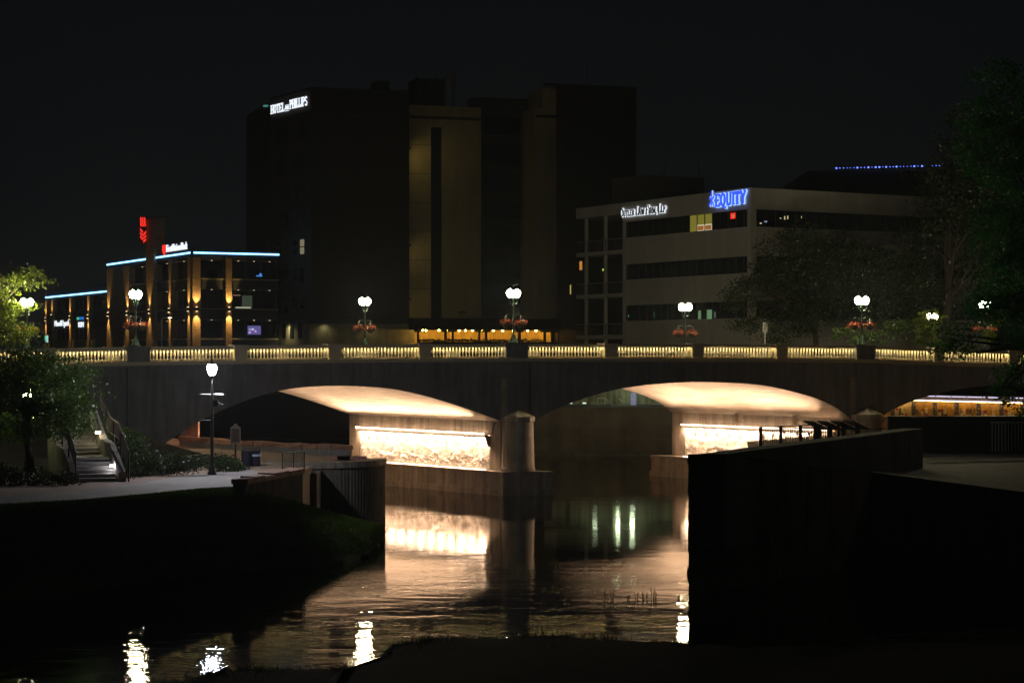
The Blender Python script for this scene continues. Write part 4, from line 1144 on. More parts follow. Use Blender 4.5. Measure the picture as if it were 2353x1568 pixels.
for z0, z1 in wins:
    mb = MB(); lf.box(mb, 0.0, .16, -.498, -.003, z0, z1); lr.box(mb, 0.004, .55, -.498, -.003, z0, z1); part('corner_post', mb, M['law'], law, kind='stuff')
    mb = MB(); lf.box(mb, uE - .12, uE, -.498, -.003, z0, z1); part('end_post', mb, M['law'], law)
    for f, ua, ub in ((lf, .16, uE - .12), (lr, .55, uRr)):
        n = int(round((ub - ua) / 1.08)); st = (ub - ua) / n
        for k in range(n):
            ul = ua + st * k
            pxl = CX + F * f.p(ul + st / 2, 0, 0).x / f.p(ul + st / 2, 0, 0).y
            mb = MB(); f.box(mb, ul + .03, ul + st - .03, -.32, -.28, z0 + .03, z1 - .03)
            lit = f is lf and z0 > 18 and 1583 < pxl < 1630
            pane = None
            if not lit: pane = part('window_pane', mb, M['glass'], law)
            else:
                room = part('lit_room', mb, emit('room_glow', (.50, .44, .07), .34), law); WL[room.name] = WL[law.name]
                if pxl > 1598:
                    mb = MB(); f.box(mb, ul + .03, ul + st - .03, -.275, -.25, z0 + .04, z0 + .55); part('counter', mb, emit('counter_glow', (.8, .75, .5), .7), room)
                    mb = MB(); f.box(mb, ul + .16, ul + st - .1, -.245, -.22, z0 + .08, z0 + .45); part('cabinet', mb, emit('cabinet_glow', (.6, .22, .05), .5), room)
            mb = MB(); f.box(mb, ul - .03, ul + .03, -.30, -.22, z0, z1); part('mullion', mb, M['frame'], law)
def lawglow(px0, px1, py0, py1, col, s, nm='lit_shape', f=lf, o=-.27):
    mb = MB(); f.box(mb, f.u(px0), f.u(px1), o, o + .02, f.z((px0 + px1) / 2, py1), f.z((px0 + px1) / 2, py0)); part(nm, mb, emit(nm, col, s), law)
lawglow(1598, 1604, 713, 735, (.35, .65, .32), .28, 'lit_plant'); lawglow(1618, 1631, 711, 733, (.35, .68, .33), .30, 'lit_plant'); lawglow(1634, 1638, 716, 730, (.3, .4, .3), .2, 'lit_plant')
lawglow(1494, 1498, 716, 728, (.15, .45, .2), .15, 'lit_plant'); lawglow(1437, 1439, 724, 727, (.2, .9, .4), .5, 'status_light')
for a, b, c, d in ((1806, 1808, 496, 504), (1796, 1799, 500, 502), (1813, 1815, 495, 503), (1845, 1846, 496, 501), (1750, 1754, 511, 514), (1736, 1741, 510, 515)):
    lawglow(a, b, c, d, (1, .8, .45), .6, 'desk_light', lr)
lawglow(1760, 1766, 507, 510, (.5, .7, 1), .6, 'desk_light', lr)
mb = MB(); q0 = lf.u(1673); q1 = lf.u(1683); z0, z1 = lf.z(1678, 502), lf.z(1678, 489)
for a, b, c, d in ((0, 1, 0, .14), (0, 1, .86, 1), (0, .18, .14, .86), (.82, 1, .14, .86)):
    lf.box(mb, q0 + (q1 - q0) * a, q0 + (q1 - q0) * b, -.26, -.22, z0 + (z1 - z0) * c, z0 + (z1 - z0) * d)
rsn = thing('red_window_sign', 'small red square neon sign in the top floor window under the blue sign', 'sign', lf.p(lf.u(1678), -.25, z0))
part('frame', mb, M['red_sign'], rsn, kind='stuff')
mb = MB(); qm = (q0 + q1) / 2; lf.box(mb, qm - .07, qm + .07, -.26, -.23, z0 + .2 * (z1 - z0), z0 + .75 * (z1 - z0)); part('figure', mb, emit('orange_figure', (1, .5, .1), .7), rsn)
# recessed balconies on its left side
for zt_, zb2, nm in ((21.36, 20.4, 'porch_roof'), (17.25, 16.9, 'balcony_slab'), (13.4, 13.05, 'balcony_slab'), (9.7, 9.35, 'balcony_slab')):
    mb = MB(); lf.box(mb, uE + .003, lf.u(1322), -6, -.05, zb2, zt_); part(nm, mb, M['law'], law)
mb = MB(); lf.box(mb, uE + .003, lf.u(1318), -7, -6.01, GZ - .4, 20.4); part('back_wall', mb, M['dark_wall'], law)
for px in (1341, 1385):
    mb = MB(); q = lf.u(px); lf.box(mb, q - .12, q + .12, -.4, -.15, GZ - .4, 20.39); part('porch_column', mb, M['law'], law)
for zz in (17.25, 13.4, 9.7):
    mb = MB(); u0, u1 = uE + .05, lf.u(1323)
    lf.box(mb, u0, u1, -.12, -.06, zz + .95, zz + 1.02); rl = part('railing', mb, M['steel'], law); WL[rl.name] = WL[law.name]
    for k in range(15):
        mb = MB(); q = u0 + (u1 - u0) * (k + .5) / 15; lf.box(mb, q - .03, q + .03, -.11, -.07, zz, zz + .949); part('railing_bar', mb, M['frame'], rl)
mb = MB(); f = lf; q = f.u(1335, -6); f.box(mb, q - .2, q + .25, -5.99, -5.95, f.z(1335, 620, -6), f.z(1335, 600, -6)); part('lit_door', mb, emit('orange_door', (.9, .38, .06), .5), law)
mb = MB(); q = f.u(1386, -6); f.box(mb, q - .08, q + .12, -5.99, -5.95, f.z(1386, 622, -6), f.z(1386, 617, -6)); part('exit_light', mb, emit('green_exit', (.5, .8, .1), .8), law)
mb = MB(); f.box(mb, f.u(1311, -6) - .06, f.u(1311, -6) + .06, -6.0, -5.94, f.z(1311, 676, -6), f.z(1311, 654, -6)); part('lit_slit', mb, emit('yellow_slit', (.8, .65, .15), .5), law)
mb = MB(); P = [at(1405, 420, 182), at(1480, 405, 178), at(1617, 412, 181), at(1617, 412, 195), at(1405, 420, 195)]
for q in P: q.z = 24.0
mb.poly(P)
for a, b in zip(P, P[1:] + P[:1]): mb.quad((a.x, a.y, 21), (b.x, b.y, 21), (b.x, b.y, 24.0), (a.x, a.y, 24.0))
part('penthouse', mb, M['dark_wall'], law)
for px in (1525, 1604):
    mb = MB(); q = at(px, 408, 184); mb.tube([q, q + Vector((0, 0, 1.5))], .03, 4); part('antenna', mb, M['iron'], law)
cs = thing('law_firm_sign', 'halo lit white CUTLER LAW FIRM, LLP letters on the pale roof band', 'sign', lf.p(lf.u(1480), .1, 19.7))
sign_letters(cs, lf, 1428.5, 1533, 499, 487.5, 19.5, 'CUTLER LAW FIRM, LLP', M['frame'], .09, out=.16, depth=.08, grow=.035, back=M['led_white'], big_first=True)
eq = thing('equity_sign', 'blue halo lit EQUITY letters with star figure on the roof band', 'sign', lf.p(lf.u(1675), .1, 19.7))
sign_letters(eq, lf, 1648, 1719, 475.5, 466, 28.5, 'EQUITY', M['blue_sign'], .15, out=.18, depth=.1, grow=.05, back=emit('halo_white', (.28, .48, 1.0), 1.7))
oc = lf.p(lf.u(1640), .18, lf.z(1640, 460)); ux = -lf.d
for k, (a, r) in enumerate(((90, .75), (160, .6), (215, .75), (260, .5), (320, .7), (25, .65))):
    ca, sa_ = math.cos(math.radians(a)), math.sin(math.radians(a))
    for gr, dep, m_ in ((.05, -.06, emit('star_halo%d' % k, (.4, .6, 1.0), 1.2)), (0, .04, M['blue_sign'])):
        mb = MB(); d_ = ux * ca * .55 + uz * sa_; nn_ = (ux * -sa_ * .55 + uz * ca) * (.09 + gr)
        p0 = oc + lf.n * dep; p1 = p0 + d_ * (r + gr)
        P = [p0 - nn_ * .6, p1 - nn_, p1 + nn_, p0 + nn_ * .6]; mb.hexa(P + [p + lf.n * .05 for p in P]); part('star_ray', mb, m_, eq)

# ---- far office tower with the row of blue lights
ft = thing('far_office_block', 'distant dark office block crowned by a row of tiny blue lights', 'building', at(2150, 800, 300))
mb = MB(); a = at(1866, 386, 296); b = at(2560, 372, 300)
mb.box(a.x, b.x, 300, 330, GZ - .3, 35.5); part('wall', mb, M['dark_wall'], ft)
mb = MB(); a2 = at(1835, 400, 297); mb.box(a2.x, a.x - .01, 301, 325, GZ - .3, 34.3); part('wall', mb, M['dark_wall'], ft)
for k in range(30):
    px = 1921 + (2158 - 1921) * k / 29 + random.uniform(-.8, .8); q = at(px, 386.5 - 6.0 * k / 29, 299.8)
    mb = MB(); r = random.choice((.035, .05, .10)); mb.box(q.x - r, q.x + r, 299.7, 299.9, q.z - r, q.z + r); part('blue_light', mb, M['blue_dot'], ft)
for px, py in ((2236, 378), (2250, 378), (2256, 378), (2306, 377), (2345, 376)):
    q = at(px, py, 299.8); mb = MB(); mb.box(q.x - .1, q.x + .1, 299.7, 299.9, q.z - .1, q.z + .1); part('blue_light', mb, M['blue_dot'], ft)
fs = thing('gold_roof_sign', 'dim gold WEL letters near the top of the distant office block', 'sign', at(2110, 415, 299.5))
for ch, px, wsc in (('W', 2068, 1.25), ('E', 2110, 1.3), ('L', 2138, 1.2)):
    part('letter', glyph(ch, at(px, 416, 299.7), Vector((1, 0, 0)), uz, Vector((0, -1, 0)), 1.5, wsc, .2, .2), M['gold'], fs)

# ---- lit parking ramp seen under the middle arch
rp_ = thing('parking_ramp', 'greenish lit concrete ramp wall with stair and white handrails beyond the middle arch', 'building', at(1440, 938, 167))
Yr = 167.0
def rbox(name, x0, x1, y0, y1, d0, d1, m, par=None):
    a = at(x0, y1, Yr); b = at(x1, y0, Yr); mb = MB(); mb.box(a.x, b.x, Yr + d0, Yr + d1, a.z, b.z)
    return part(name, mb, M[m] if isinstance(m, str) else m, par or rp_)
M['ramp'] = mat('green_stained_concrete', (0.40, 0.40, 0.30), .85, .3, .8, .2, 8, streak=.5, sscale=.8)
rbox('wall', 1250, 1640, 855, 942, 1.5, 1.9, 'ramp'); rbox('soffit', 1250, 1640, 835, 852, -3.5, 1.9, 'ramp')
rbox('column', 1407, 1424, 855, 942, -.5, .5, 'ramp'); rbox('column', 1310, 1322, 855, 942, .2, .8, 'ramp')
rbox('deck', 1250, 1640, 938, 945, -3.8, 1.4, 'ramp')
for k in range(9): rbox('stair_slat', 1448, 1461, 902 + k * 4.2, 904.2 + k * 4.2, -.4, -.2, emit('slat_glow', (.5, .5, .9), .42) if k == 0 else bpy.data.materials['slat_glow'])
def rtube(pts, r=.035):
    mb = MB(); mb.tube([at(x, y, Yr - 1.2) for x, y in pts], r, 5); part('handrail', mb, M['white'], rp_)
rtube([(1373, 937), (1373, 914)]); rtube([(1373, 914), (1390, 914), (1398, 922)]); rtube([(1390, 914), (1390, 937)]); rtube([(1421, 915), (1430, 922)])
for k in range(12): rbox('rail_bar', 1355 + k * 4.2, 1355.7 + k * 4.2, 924, 938, -1.6, -1.55, 'steel')
for k in range(10): rbox('rail_bar', 1490 + k * 4.6, 1490.7 + k * 4.6, 927, 938, -1.6, -1.55, 'steel')
rbox('top_rail', 1355, 1402, 923, 924.3, -1.62, -1.54, 'steel'); rbox('top_rail', 1490, 1532, 926, 927.3, -1.62, -1.54, 'steel')
tube_m = emit('tube_light', (.80, 1.0, .62), 34)
for x0, x1 in ((1414, 1422), (1446, 1456)): rbox('tube_light', x0, x1, 858, 862, -.9, -.5, tube_m)
rbox('tube_light', 1362, 1372, 857, 859, 0.4, .8, emit('tube_light_dim', (.8, 1.0, .62), 8))
lampm = emit('wall_light_lens', (.8, 1, .7), 1.2)
rbox('wall_light', 1306, 1314, 924.5, 926.5, -.3, -.1, lampm); rbox('wall_light', 1338, 1346, 924, 926.5, -.3, -.1, lampm)

# ---- mural wall under the third arch
mw = thing('mural_wall', 'amber lit mural wall of old pictures and tags under the third arch', 'mural wall', br(31, 0.4, 2.9))
sM = 31.0
mb = MB(); mb.bbox(sM, sM + .4, -2.5, 15.3, 2.4, 2.4, 5.45, 5.45); part('wall', mb, M['concrete_dk'], mw)
Mp = {k: mat('mural_' + k, c, .6, .35, 3.0, streak=0) for k, c in dict(ochre=(.50, .30, .06), cream=(.62, .52, .30), umber=(.16, .09, .03), red=(.40, .05, .03), tag=(.72, .66, .46), navy=(.06, .07, .10), green=(.10, .14, .05)).items()}
rg_ = random.Random(3)
L = 1.72
for k in range(10):
    t0 = -2.3 + k * L
    mb = MB(); mb.bbox(sM - .03, sM - .002, t0, t0 + L - .03, 2.95, 2.95, 4.98, 4.98); pp = part('mural_panel', mb, Mp[rg_.choice(('ochre', 'cream', 'ochre'))], mw); WL[pp.name] = WL[mw.name]
    for j in range(16):
        a = t0 + rg_.uniform(.05, L - .5); z0 = rg_.uniform(3.3, 4.4); wd = rg_.uniform(.08, .5); hg = rg_.uniform(.05, .30)
        mb = MB(); mb.bbox(sM - .036 - .0005 * j, sM - .031, a, a + wd, z0, z0, z0 + hg, z0 + hg); part('print', mb, Mp[rg_.choice(('umber', 'umber', 'cream', 'green', 'navy'))], pp)
    for (da, dz, w_, h_, c) in ((.25, 4.25, .22, .38, 'tag'), (.50, 4.15, .18, .22, 'tag'), (.27, 3.95, .2, .26, 'red'), (.5, 4.42, .2, .14, 'red')):
        a = t0 + da + rg_.uniform(-.05, .6); mb = MB(); mb.bbox(sM - .055, sM - .046, a, a + w_, dz, dz, dz + h_, dz + h_); part('tag', mb, Mp[c], pp)
    for j in range(14):
        a = t0 + L - .34 + rg_.uniform(0, .26); z0 = rg_.uniform(3.3, 4.9); mb = MB(); mb.bbox(sM - .05, sM - .045, a, a + .04, z0, z0, z0 + .04, z0 + .04); part('speck', mb, Mp['tag'], pp)
    mb = MB(); mb.bbox(sM - .045, sM - .044 + .001, t0 + L - .37, t0 + L - .05, 2.96, 2.96, 4.97, 4.97); part('dark_strip', mb, Mp['navy'], pp)
amb = emit('amber_led', (1.0, .52, .09), 15); lav = emit('lavender_led', (.75, .72, 1.0), 2.2)
for k in range(14):
    t0 = -2.0 + k * 1.22
    mb = MB(); mb.bbox(sM - .40, sM - .32, t0, t0 + 1.14, 5.08, 5.08, 5.13, 5.13); bb = part('light_bar', mb, lav, mw); WL[bb.name] = WL[mw.name]
    mb = MB(); mb.bbox(sM - .39, sM - .33, t0 + .05, t0 + 1.09, 5.05, 5.05, 5.075, 5.075); part('downlight', mb, amb, bb)
    mb = MB(); mb.bbox(sM - .55, sM - .5, t0 + .2, t0 + 1.30, 5.36, 5.36, 5.39, 5.39); part('upper_light_bar', mb, lav, bb)

# ------------------------------------------------------------------ left bank: hill, stairs, walls, furniture
def zhill(x, y):
    return PZ - .02 + min(1, max(0, (y - 82.5) / 24)) * (1.1 + 3.4 * min(1, max(0, (-22.5 - x) / 8))) * min(1, max(0, (-14.0 - x - max(0, y - 98) * .40) / 3.0))
mb = MB(); rows = []
for y in np.linspace(76, 113.5, 40):
    rows.append([(x, y, zhill(x, y) + .05 * mn.noise((x, y, 0)) * (zhill(x, y) > PZ + .1) - (.05 if zhill(x, y) < PZ + .03 else 0)) for x in np.linspace(-70, -13.2, 60)])
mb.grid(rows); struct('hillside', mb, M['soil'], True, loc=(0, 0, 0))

st = thing('stairway', 'concrete stairway climbing through the bushes lit by two small wall lights', 'stairs', (-16.8, 81, PZ))
B0 = Vector((-16.85, 81.0, 0)); DD = Vector((-.37, .93, 0)).normalized(); RR = Vector((.93, .37, 0)).normalized()
def sbox(mb, a0, a1, d0, d1, z0, z1): return mb.obox((B0.x, B0.y), RR, DD, a0, a1, d0, d1, z0, z1)
z = PZ; d = 0
for k in range(6):
    mb = MB(); sbox(mb, -.78, .78, d, d + .345, PZ - .2, z + .15); sbox(mb, -.78, .78, d - .03, d + .32, z + .10, z + .152); part('step', mb, M['path'], st, kind=None); z += .15; d += .34
mb = MB(); sbox(mb, -.78, .78, d, d + 1.8, PZ - .2, z + .001); part('landing', mb, M['path'], st); d += 1.8
for k in range(7):
    mb = MB(); sbox(mb, -.78, .78, d, d + .345, PZ - .2, z + .15); sbox(mb, -.78, .78, d - .03, d + .32, z + .10, z + .152); part('step', mb, M['path'], st); z += .15; d += .34
def cheek(a0, a1, d0, d1, zz0, zz1, name='cheek_wall'):
    mb = MB(); P = [B0 + RR * a + DD * q for a, q in ((a0, d0), (a1, d0), (a1, d1), (a0, d1))]
    mb.hexa([(p.x, p.y, PZ - .3) for p in P] + [(P[0].x, P[0].y, zz0), (P[1].x, P[1].y, zz0), (P[2].x, P[2].y, zz1), (P[3].x, P[3].y, zz1)])
    return part(name, mb, M['concrete_dk'], st)
cheek(.79, 1.09, -.3, 2.1, 3.25, 4.3); cheek(.79, 1.09, 2.11, 3.9, 4.3, 4.45); cheek(.79, 1.09, 3.91, 6.4, 4.45, 5.6)
cheek(-1.05, -.79, -.1, 2.1, 3.1, 4.1); cheek(-1.05, -.79, 2.11, 3.9, 4.1, 4.2); cheek(-1.05, -.79, 3.91, 6.4, 4.2, 5.3)
for a, nm in ((1.22, 'stair_railing'), (-.92, 'stair_railing')):
    pts = [(-.2, 3.15), (2.1, 4.25), (3.9, 4.4), (6.4, 5.5)]
    mb = MB(); base = .35 if a < 0 else .45
    up = [B0 + RR * a + DD * q + Vector((0, 0, zz + .92)) for q, zz in pts]; lo = [p - Vector((0, 0, .62)) for p in up]
    mb.tube(up, .035, 6); mb.tube(lo, .022, 5); rl = part('railing', mb, M['iron'], st); WL[rl.name] = WL[st.name]
    for k in range(44):
        q = -.2 + 6.6 * k / 43; zz = float(np.interp(q, [p[0] for p in pts], [p[1] for p in pts]))
        c = B0 + RR * a + DD * q; r = .03 if k % 11 == 0 else .011
        mb = MB(); mb.box(c.x - r, c.x + r, c.y - r, c.y + r, zz + (-.3 if k % 11 == 0 else .30), zz + .90); part('railing_bar', mb, M['iron'], rl)
for q, zz, pw, nm in ((.55, 3.42, 26, 'cool'), (4.0, 4.65, 22, 'warm')):
    c = B0 + RR * .72 + DD * q; mb = MB(); mb.box(c.x - .10, c.x + .08, c.y - .09, c.y + .09, zz, zz + .10)
    part('wall_light', mb, emit('stair_light_' + nm, (.95, .95, 1) if nm == 'cool' else (1, .85, .55), 28), st)

# sandstone seat wall along the river path
sw = thing('seat_wall', 'curved low wall of pink stone blocks on a concrete base beside the river path', 'wall', (-12.6, 105, PZ))
path_ = [seat[1], seat[2], seat[3], seat[4], seat[5]]
cum = [0]
for a, b in zip(path_, path_[1:]): cum.append(cum[-1] + (b - a).length)
def along(u):
    for i in range(len(path_) - 1):
        if u <= cum[i + 1] or i == len(path_) - 2:
            f_ = (u - cum[i]) / (cum[i + 1] - cum[i]); return path_[i].lerp(path_[i + 1], f_), (path_[i + 1] - path_[i]).normalized()
rg_ = random.Random(9)
nb = 15; tot = cum[-1]
for k in range(nb):
    (a, da), (b, db) = along(tot * k / nb + .02), along(tot * (k + 1) / nb - .02)
    na = Vector((-da.y, da.x, 0)); nb_ = Vector((-db.y, db.x, 0))
    if na.y > 0: na = -na; nb_ = -nb_
    mb = MB(); mb.hexa([(*(a - na * .2).xy, PZ - .3), (*(b - nb_ * .2).xy, PZ - .3), (*(b + nb_ * .24).xy, PZ - .3), (*(a + na * .24).xy, PZ - .3),
                        (*(a - na * .2).xy, PZ + .30), (*(b - nb_ * .2).xy, PZ + .30), (*(b + nb_ * .24).xy, PZ + .30), (*(a + na * .24).xy, PZ + .30)])
    part('base', mb, M['path'], sw)
    j = [rg_.uniform(-.04, .05) for _ in range(6)]
    mb = MB(); z0, z1 = PZ + .302, PZ + .52 + j[0]
    mb.hexa([(*(a - na * .3).xy, z0), (*(b - nb_ * .3).xy, z0), (*(b + nb_ * (.32 + j[1])).xy, z0), (*(a + na * (.32 + j[2])).xy, z0),
             (*(a - na * .28).xy, z1), (*(b - nb_ * .28).xy, z1 + j[3]), (*(b + nb_ * (.30 + j[4])).xy, z1 + j[3] * .6), (*(a + na * (.30 + j[5])).xy, z1)])
    part('stone_block', mb, M['sandstone'], sw)

# low retaining wall at the end of the lawn, with stone caps
rw = thing('retaining_wall', 'low concrete wall with rough stone caps between lawn and path', 'wall', (WA.x, WA.y, 1.4))
dw = (WB - WA).normalized(); nw = Vector((dw.y, -dw.x, 0)); Lw = (WB - WA).length
mb = MB(); mb.obox((WA.x, WA.y), dw, nw, 0, Lw, -.05, .45, .3, 3.02); part('wall', mb, M['concrete_dk'], rw)
for k in range(30):
    mb = MB(); q = Lw * (k + .5) / 30; mb.obox((WA.x, WA.y), dw, nw, q - .02, q + .02, .451, .468, .6, 3.0); part('rib', mb, M['concrete_dk'], rw)
rg_ = random.Random(4)
for k in range(7):
    mb = MB(); a, b = Lw * k / 7 + .02, Lw * (k + 1) / 7 - .02; h_ = 3.24 + rg_.uniform(-.03, .05)
    P = [WA + dw * u_ + nw * v_ for u_, v_ in ((a, -.12), (b, -.12), (b, .56 + rg_.uniform(-.04, .04)), (a, .56 + rg_.uniform(-.04, .04)))]
    mb.hexa([(p.x, p.y, 3.022) for p in P] + [(p.x, p.y, h_ + rg_.uniform(-.03, .03)) for p in P]); part('cap_stone', mb, M['sandstone'], rw)

# curved bastion wall with outlet
bw = thing('bastion_wall', 'round ribbed concrete river wall with flat coping standing in the water', 'wall', (CC.x, CC.y, 0))
def ringbox(mb, r0, r1, a0, a1, z0, z1, n=1):
    for i in range(n):
        b0 = a0 + (a1 - a0) * i / n; b1 = a0 + (a1 - a0) * (i + 1) / n
        P = [CC + Vector((r * math.cos(a), r * math.sin(a), 0)) for r, a in ((r0, b0), (r1, b0), (r1, b1), (r0, b1))]
        mb.hexa([(p.x, p.y, z0) for p in P] + [(p.x, p.y, z1) for p in P])
mb = MB(); ringbox(mb, CR - .4, CR + .04, -2.0, .12, -1.4, PZ - .22, 24); part('wall', mb, M['concrete_dk'], bw)
for k in range(44):
    mb = MB(); a = -2.0 + 2.12 * (k + .5) / 44; ringbox(mb, CR + .041, CR + .06, a - .010, a + .010, -.6, PZ - .24); part('rib', mb, M['concrete_dk'], bw)
for k in range(7):
    mb = MB(); a0 = -2.0 + 2.14 * k / 7; ringbox(mb, CR - .5, CR + .14, a0 + .004, a0 + 2.14 / 7 - .004, PZ - .218, PZ + .06, 3); part('cap_stone', mb, M['pier'], bw)
mb = MB(); mb.box(-12.2, -9.0, 91.8, 94.6, -1.4, PZ - .3); part('outlet_wall', mb, M['concrete_dk'], bw)
for px, w_ in ((770, .55), (800, .7)):
    q = gz(px, 1062, PZ); mb = MB(); mb.box(q.x - w_, q.x + w_, q.y + 2.0, q.y + 2.45, PZ, PZ + .2); part('edge_stone', mb, M['sandstone'], bw)

def railing(name, label, a, b, z, h, nbar, m='iron', posts=3, pr=.03, bw=.011):
    t = thing(name, label, 'railing', (a.x, a.y, z))
    a = Vector((a.x, a.y, 0)); b = Vector((b.x, b.y, 0))
    for zz, r in ((z + h, .032), (z + h - .12, .016), (z + .1, .016)):
        mb = MB(); mb.tube([a + Vector((0, 0, zz)), b + Vector((0, 0, zz))], r, 6); part('rail', mb, M['steel' if m == 'steel' else 'iron'], t)
    for k in range(posts):
        p = a.lerp(b, k / (posts - 1)); mb = MB(); mb.box(p.x - pr, p.x + pr, p.y - pr, p.y + pr, z, z + h); part('post', mb, M['iron'], t)
    bar = MB(); bar.box(-bw, bw, -bw, bw, .11, h - .13); me = bar.mesh('bar'); me.materials.append(M['iron'])
    for k in range(nbar):
        p = a.lerp(b, (k + .5) / nbar); inst('bar', me, t, p + Vector((0, 0, z)) - wl(t))
    return t
railing('path_railing', 'short dark railing left of the bright path lamp', gz(424, 1086, PZ), gz(478, 1079, PZ), PZ, .72, 16)
railing('outlet_railing', 'short railing above the outlet by the stone capped wall', at(649, 1088, 88), at(699, 1086, 90.5), PZ, .80, 18)

# notice board, bins, brick column
nb_ = at(541, 1056, 96); nb_.z = PZ
no = thing('notice_board', 'brown notice board with rounded top on a single post', 'sign', nb_)
mb = MB(); mb.tube([nb_, nb_ + Vector((0, 0, .9))], .05, 6); part('post', mb, M['iron'], no)
mb = MB(); P = [(-.24, 0), (.24, 0), (.24, .78), (.10, .86), (.06, .96), (-.06, .96), (-.10, .86), (-.24, .78)]
mb.poly([nb_ + Vector((x, -.05, .88 + z_)) for x, z_ in P]); mb.poly([nb_ + Vector((x, .05, .88 + z_)) for x, z_ in reversed(P)])
for (x0, z0), (x1, z1) in zip(P, P[1:] + P[:1]): mb.quad(nb_ + Vector((x0, -.05, .88 + z0)), nb_ + Vector((x0, .05, .88 + z0)), nb_ + Vector((x1, .05, .88 + z1)), nb_ + Vector((x1, -.05, .88 + z1)))
part('board', mb, mat('brown_board', (.10, .07, .04), .6, .2, 4), no)
mb = MB(); mb.box(nb_.x - .19, nb_.x + .19, nb_.y - .062, nb_.y - .051, nb_.z + .95, nb_.z + 1.6); part('panel', mb, M['bark'], no)
for k, (px, w_, lb) in enumerate(((566, .24, 'navy litter bin with open lid on the path'), (588, .25, 'navy recycling bin with pale stripe beside the litter bin'))):
    q = at(px, 1069, 92.0 + k * .35); q.z = PZ
    tb = thing('litter_bin', lb, 'bin', q, 'bins beside the path')
    mb = MB(); mb.lathe(q, [(w_ * .82, 0), (w_ * .95, .1), (w_, .62), (w_ * 1.06, .64), (w_ * 1.06, .70), (w_ * .9, .74)], 12); part('body', mb, M['bin'], tb)
    if k: mb = MB(); mb.lathe(q + Vector((0, 0, .46)), [(w_ * 1.0, 0), (w_ * 1.02, .005), (w_ * 1.02, .09), (w_, .095)], 12); part('stripe', mb, mat('pale_stripe', (.35, .4, .5), .6), tb)
    mb = MB(); mb.tube([q + Vector((-.2, 0, .74)), q + Vector((-.16, 0, .82)), q + Vector((.16, 0, .82)), q + Vector((.2, 0, .74))], .02, 5); part('handle', mb, M['iron'], tb)
bcp = at(438, 1013, 113); bcp.z = PZ
bc = thing('brick_column', 'square brick column standing under the left end of the bridge arch', 'column', bcp)
for k in range(7):
    for j in range(3):
        mb = MB(); e_ = .004 * ((k + j) % 2); mb.box(bcp.x - .42 + j * .281, bcp.x - .42 + j * .281 + .275, bcp.y - e_, bcp.y + .6, PZ + k * .26, PZ + k * .26 + .252); part('brick', mb, M['sandstone'], bc)
mb = MB(); mb.box(bcp.x - .40, bcp.x + .40, bcp.y + .02, bcp.y + .58, PZ, PZ + 1.82); part('core', mb, M['concrete_dk'], bc)
sg2 = thing('path_notice', 'pale notice sheet fixed beside the brick column under the arch', 'sign', at(421, 1003, 112.9))
mb = MB(); a = at(415, 1003, 112.9); b = at(427, 980, 112.9); mb.box(a.x, b.x, 112.88, 112.93, a.z, b.z); part('sheet', mb, mat('pale_sheet', (.30, .32, .36), .7), sg2)
mb = MB(); mb.box(a.x + .05, b.x - .05, 112.87, 112.879, b.z - .18, b.z - .08); part('print', mb, M['bin'], sg2)
for k, (px, py) in enumerate(((352, 1024), (368, 1022), (384, 1026))):
    q = gz(px, py + 6, PZ + .2); mb = MB(); n0 = len(mb.v)
    mb.lathe(q, [(.16, -.2), (.28, .0), (.24, .14), (.10, .2)], 7); solo('boulder', mb, M['sandstone'], ['small pink rock at the foot of the bridge wall, left of three', 'small pink rock at the foot of the bridge wall, middle of three', 'small pink rock at the foot of the bridge wall, right of three'][k], 'rock', 'pink rocks at the bridge foot')

# shoreline rocks
rg_ = random.Random(21)
for k, (px, py, r) in enumerate(((800, 1192, .45), (836, 1206, .6), (866, 1222, .7), (872, 1252, .6), (852, 1278, .5), (880, 1232, .4))):
    q = gz(px - 24, py, .30 if k < 3 else .02); r *= .75; mb = MB(); mb.lathe((0, 0, 0), [(.5 * r, -.5 * r), (1.0 * r, -.1), (.9 * r, .16 * r), (.35 * r, .24 * r)], 9)
    mb.v = [(q.x + x * (1 + .3 * mn.noise((x * 2 + k, y, z_))), q.y + y * (1 + .3 * mn.noise((x, y * 2, k))), q.z + z_ * 1.1 + .06 * mn.noise((x * 3, y * 3, k))) for x, y, z_ in mb.v]
    solo('shore_rock', mb, M['sandstone'] if k % 2 else M['soil'], 'flat ' + ['grey slab at the crest end of the lawn', 'pink slab below the bastion wall', 'dark slab at the tip of the lawn', 'pink rock low at the waterline by the tip', 'dark rock lowest on the shore', 'pink rock nearest the bastion corner'][k], 'rock', 'rocks at the shore')

# ---- planting on the left
def shrub(name, label, blobs, n, size, m, seed, group=None):
    b = Vector(blobs[0][:3]); b.z -= blobs[0][5]
    t = thing(name, label, 'shrub', b, group)
    mb = MB()
    for bl in blobs:
        for j in range(3):
            mb.tube([(bl[0] + .1 * j - .1, bl[1], bl[2] - bl[5]), (bl[0] + (j - 1) * bl[3] * .5, bl[1], bl[2] + bl[5] * .4)], [.02, .008], 4)
    part('stems', mb, M['bark'], t, kind='stuff')
    cloud_part('foliage', leaf_cloud(blobs, n, size, seed, .12, max(30, n // 30)), m, t)
    return t
def hb(px, py, Y, rx, ry, rz): q = at(px, py, Y); return (q.x, q.y, q.z, rx, ry, rz)
shrub('flower_bed', 'low dark shrubs spreading between the stairway and the path lamp', [hb(330, 1062, 85, 1.6, .8, .55), hb(400, 1065, 85, 1.5, .8, .45), hb(290, 1030, 87, 1.0, .9, .7), hb(300, 1085, 83, .7, .6, .3), hb(420, 1060, 89, 1.0, .8, .35)], 9000, .10, M['leaf_dk'], 31)
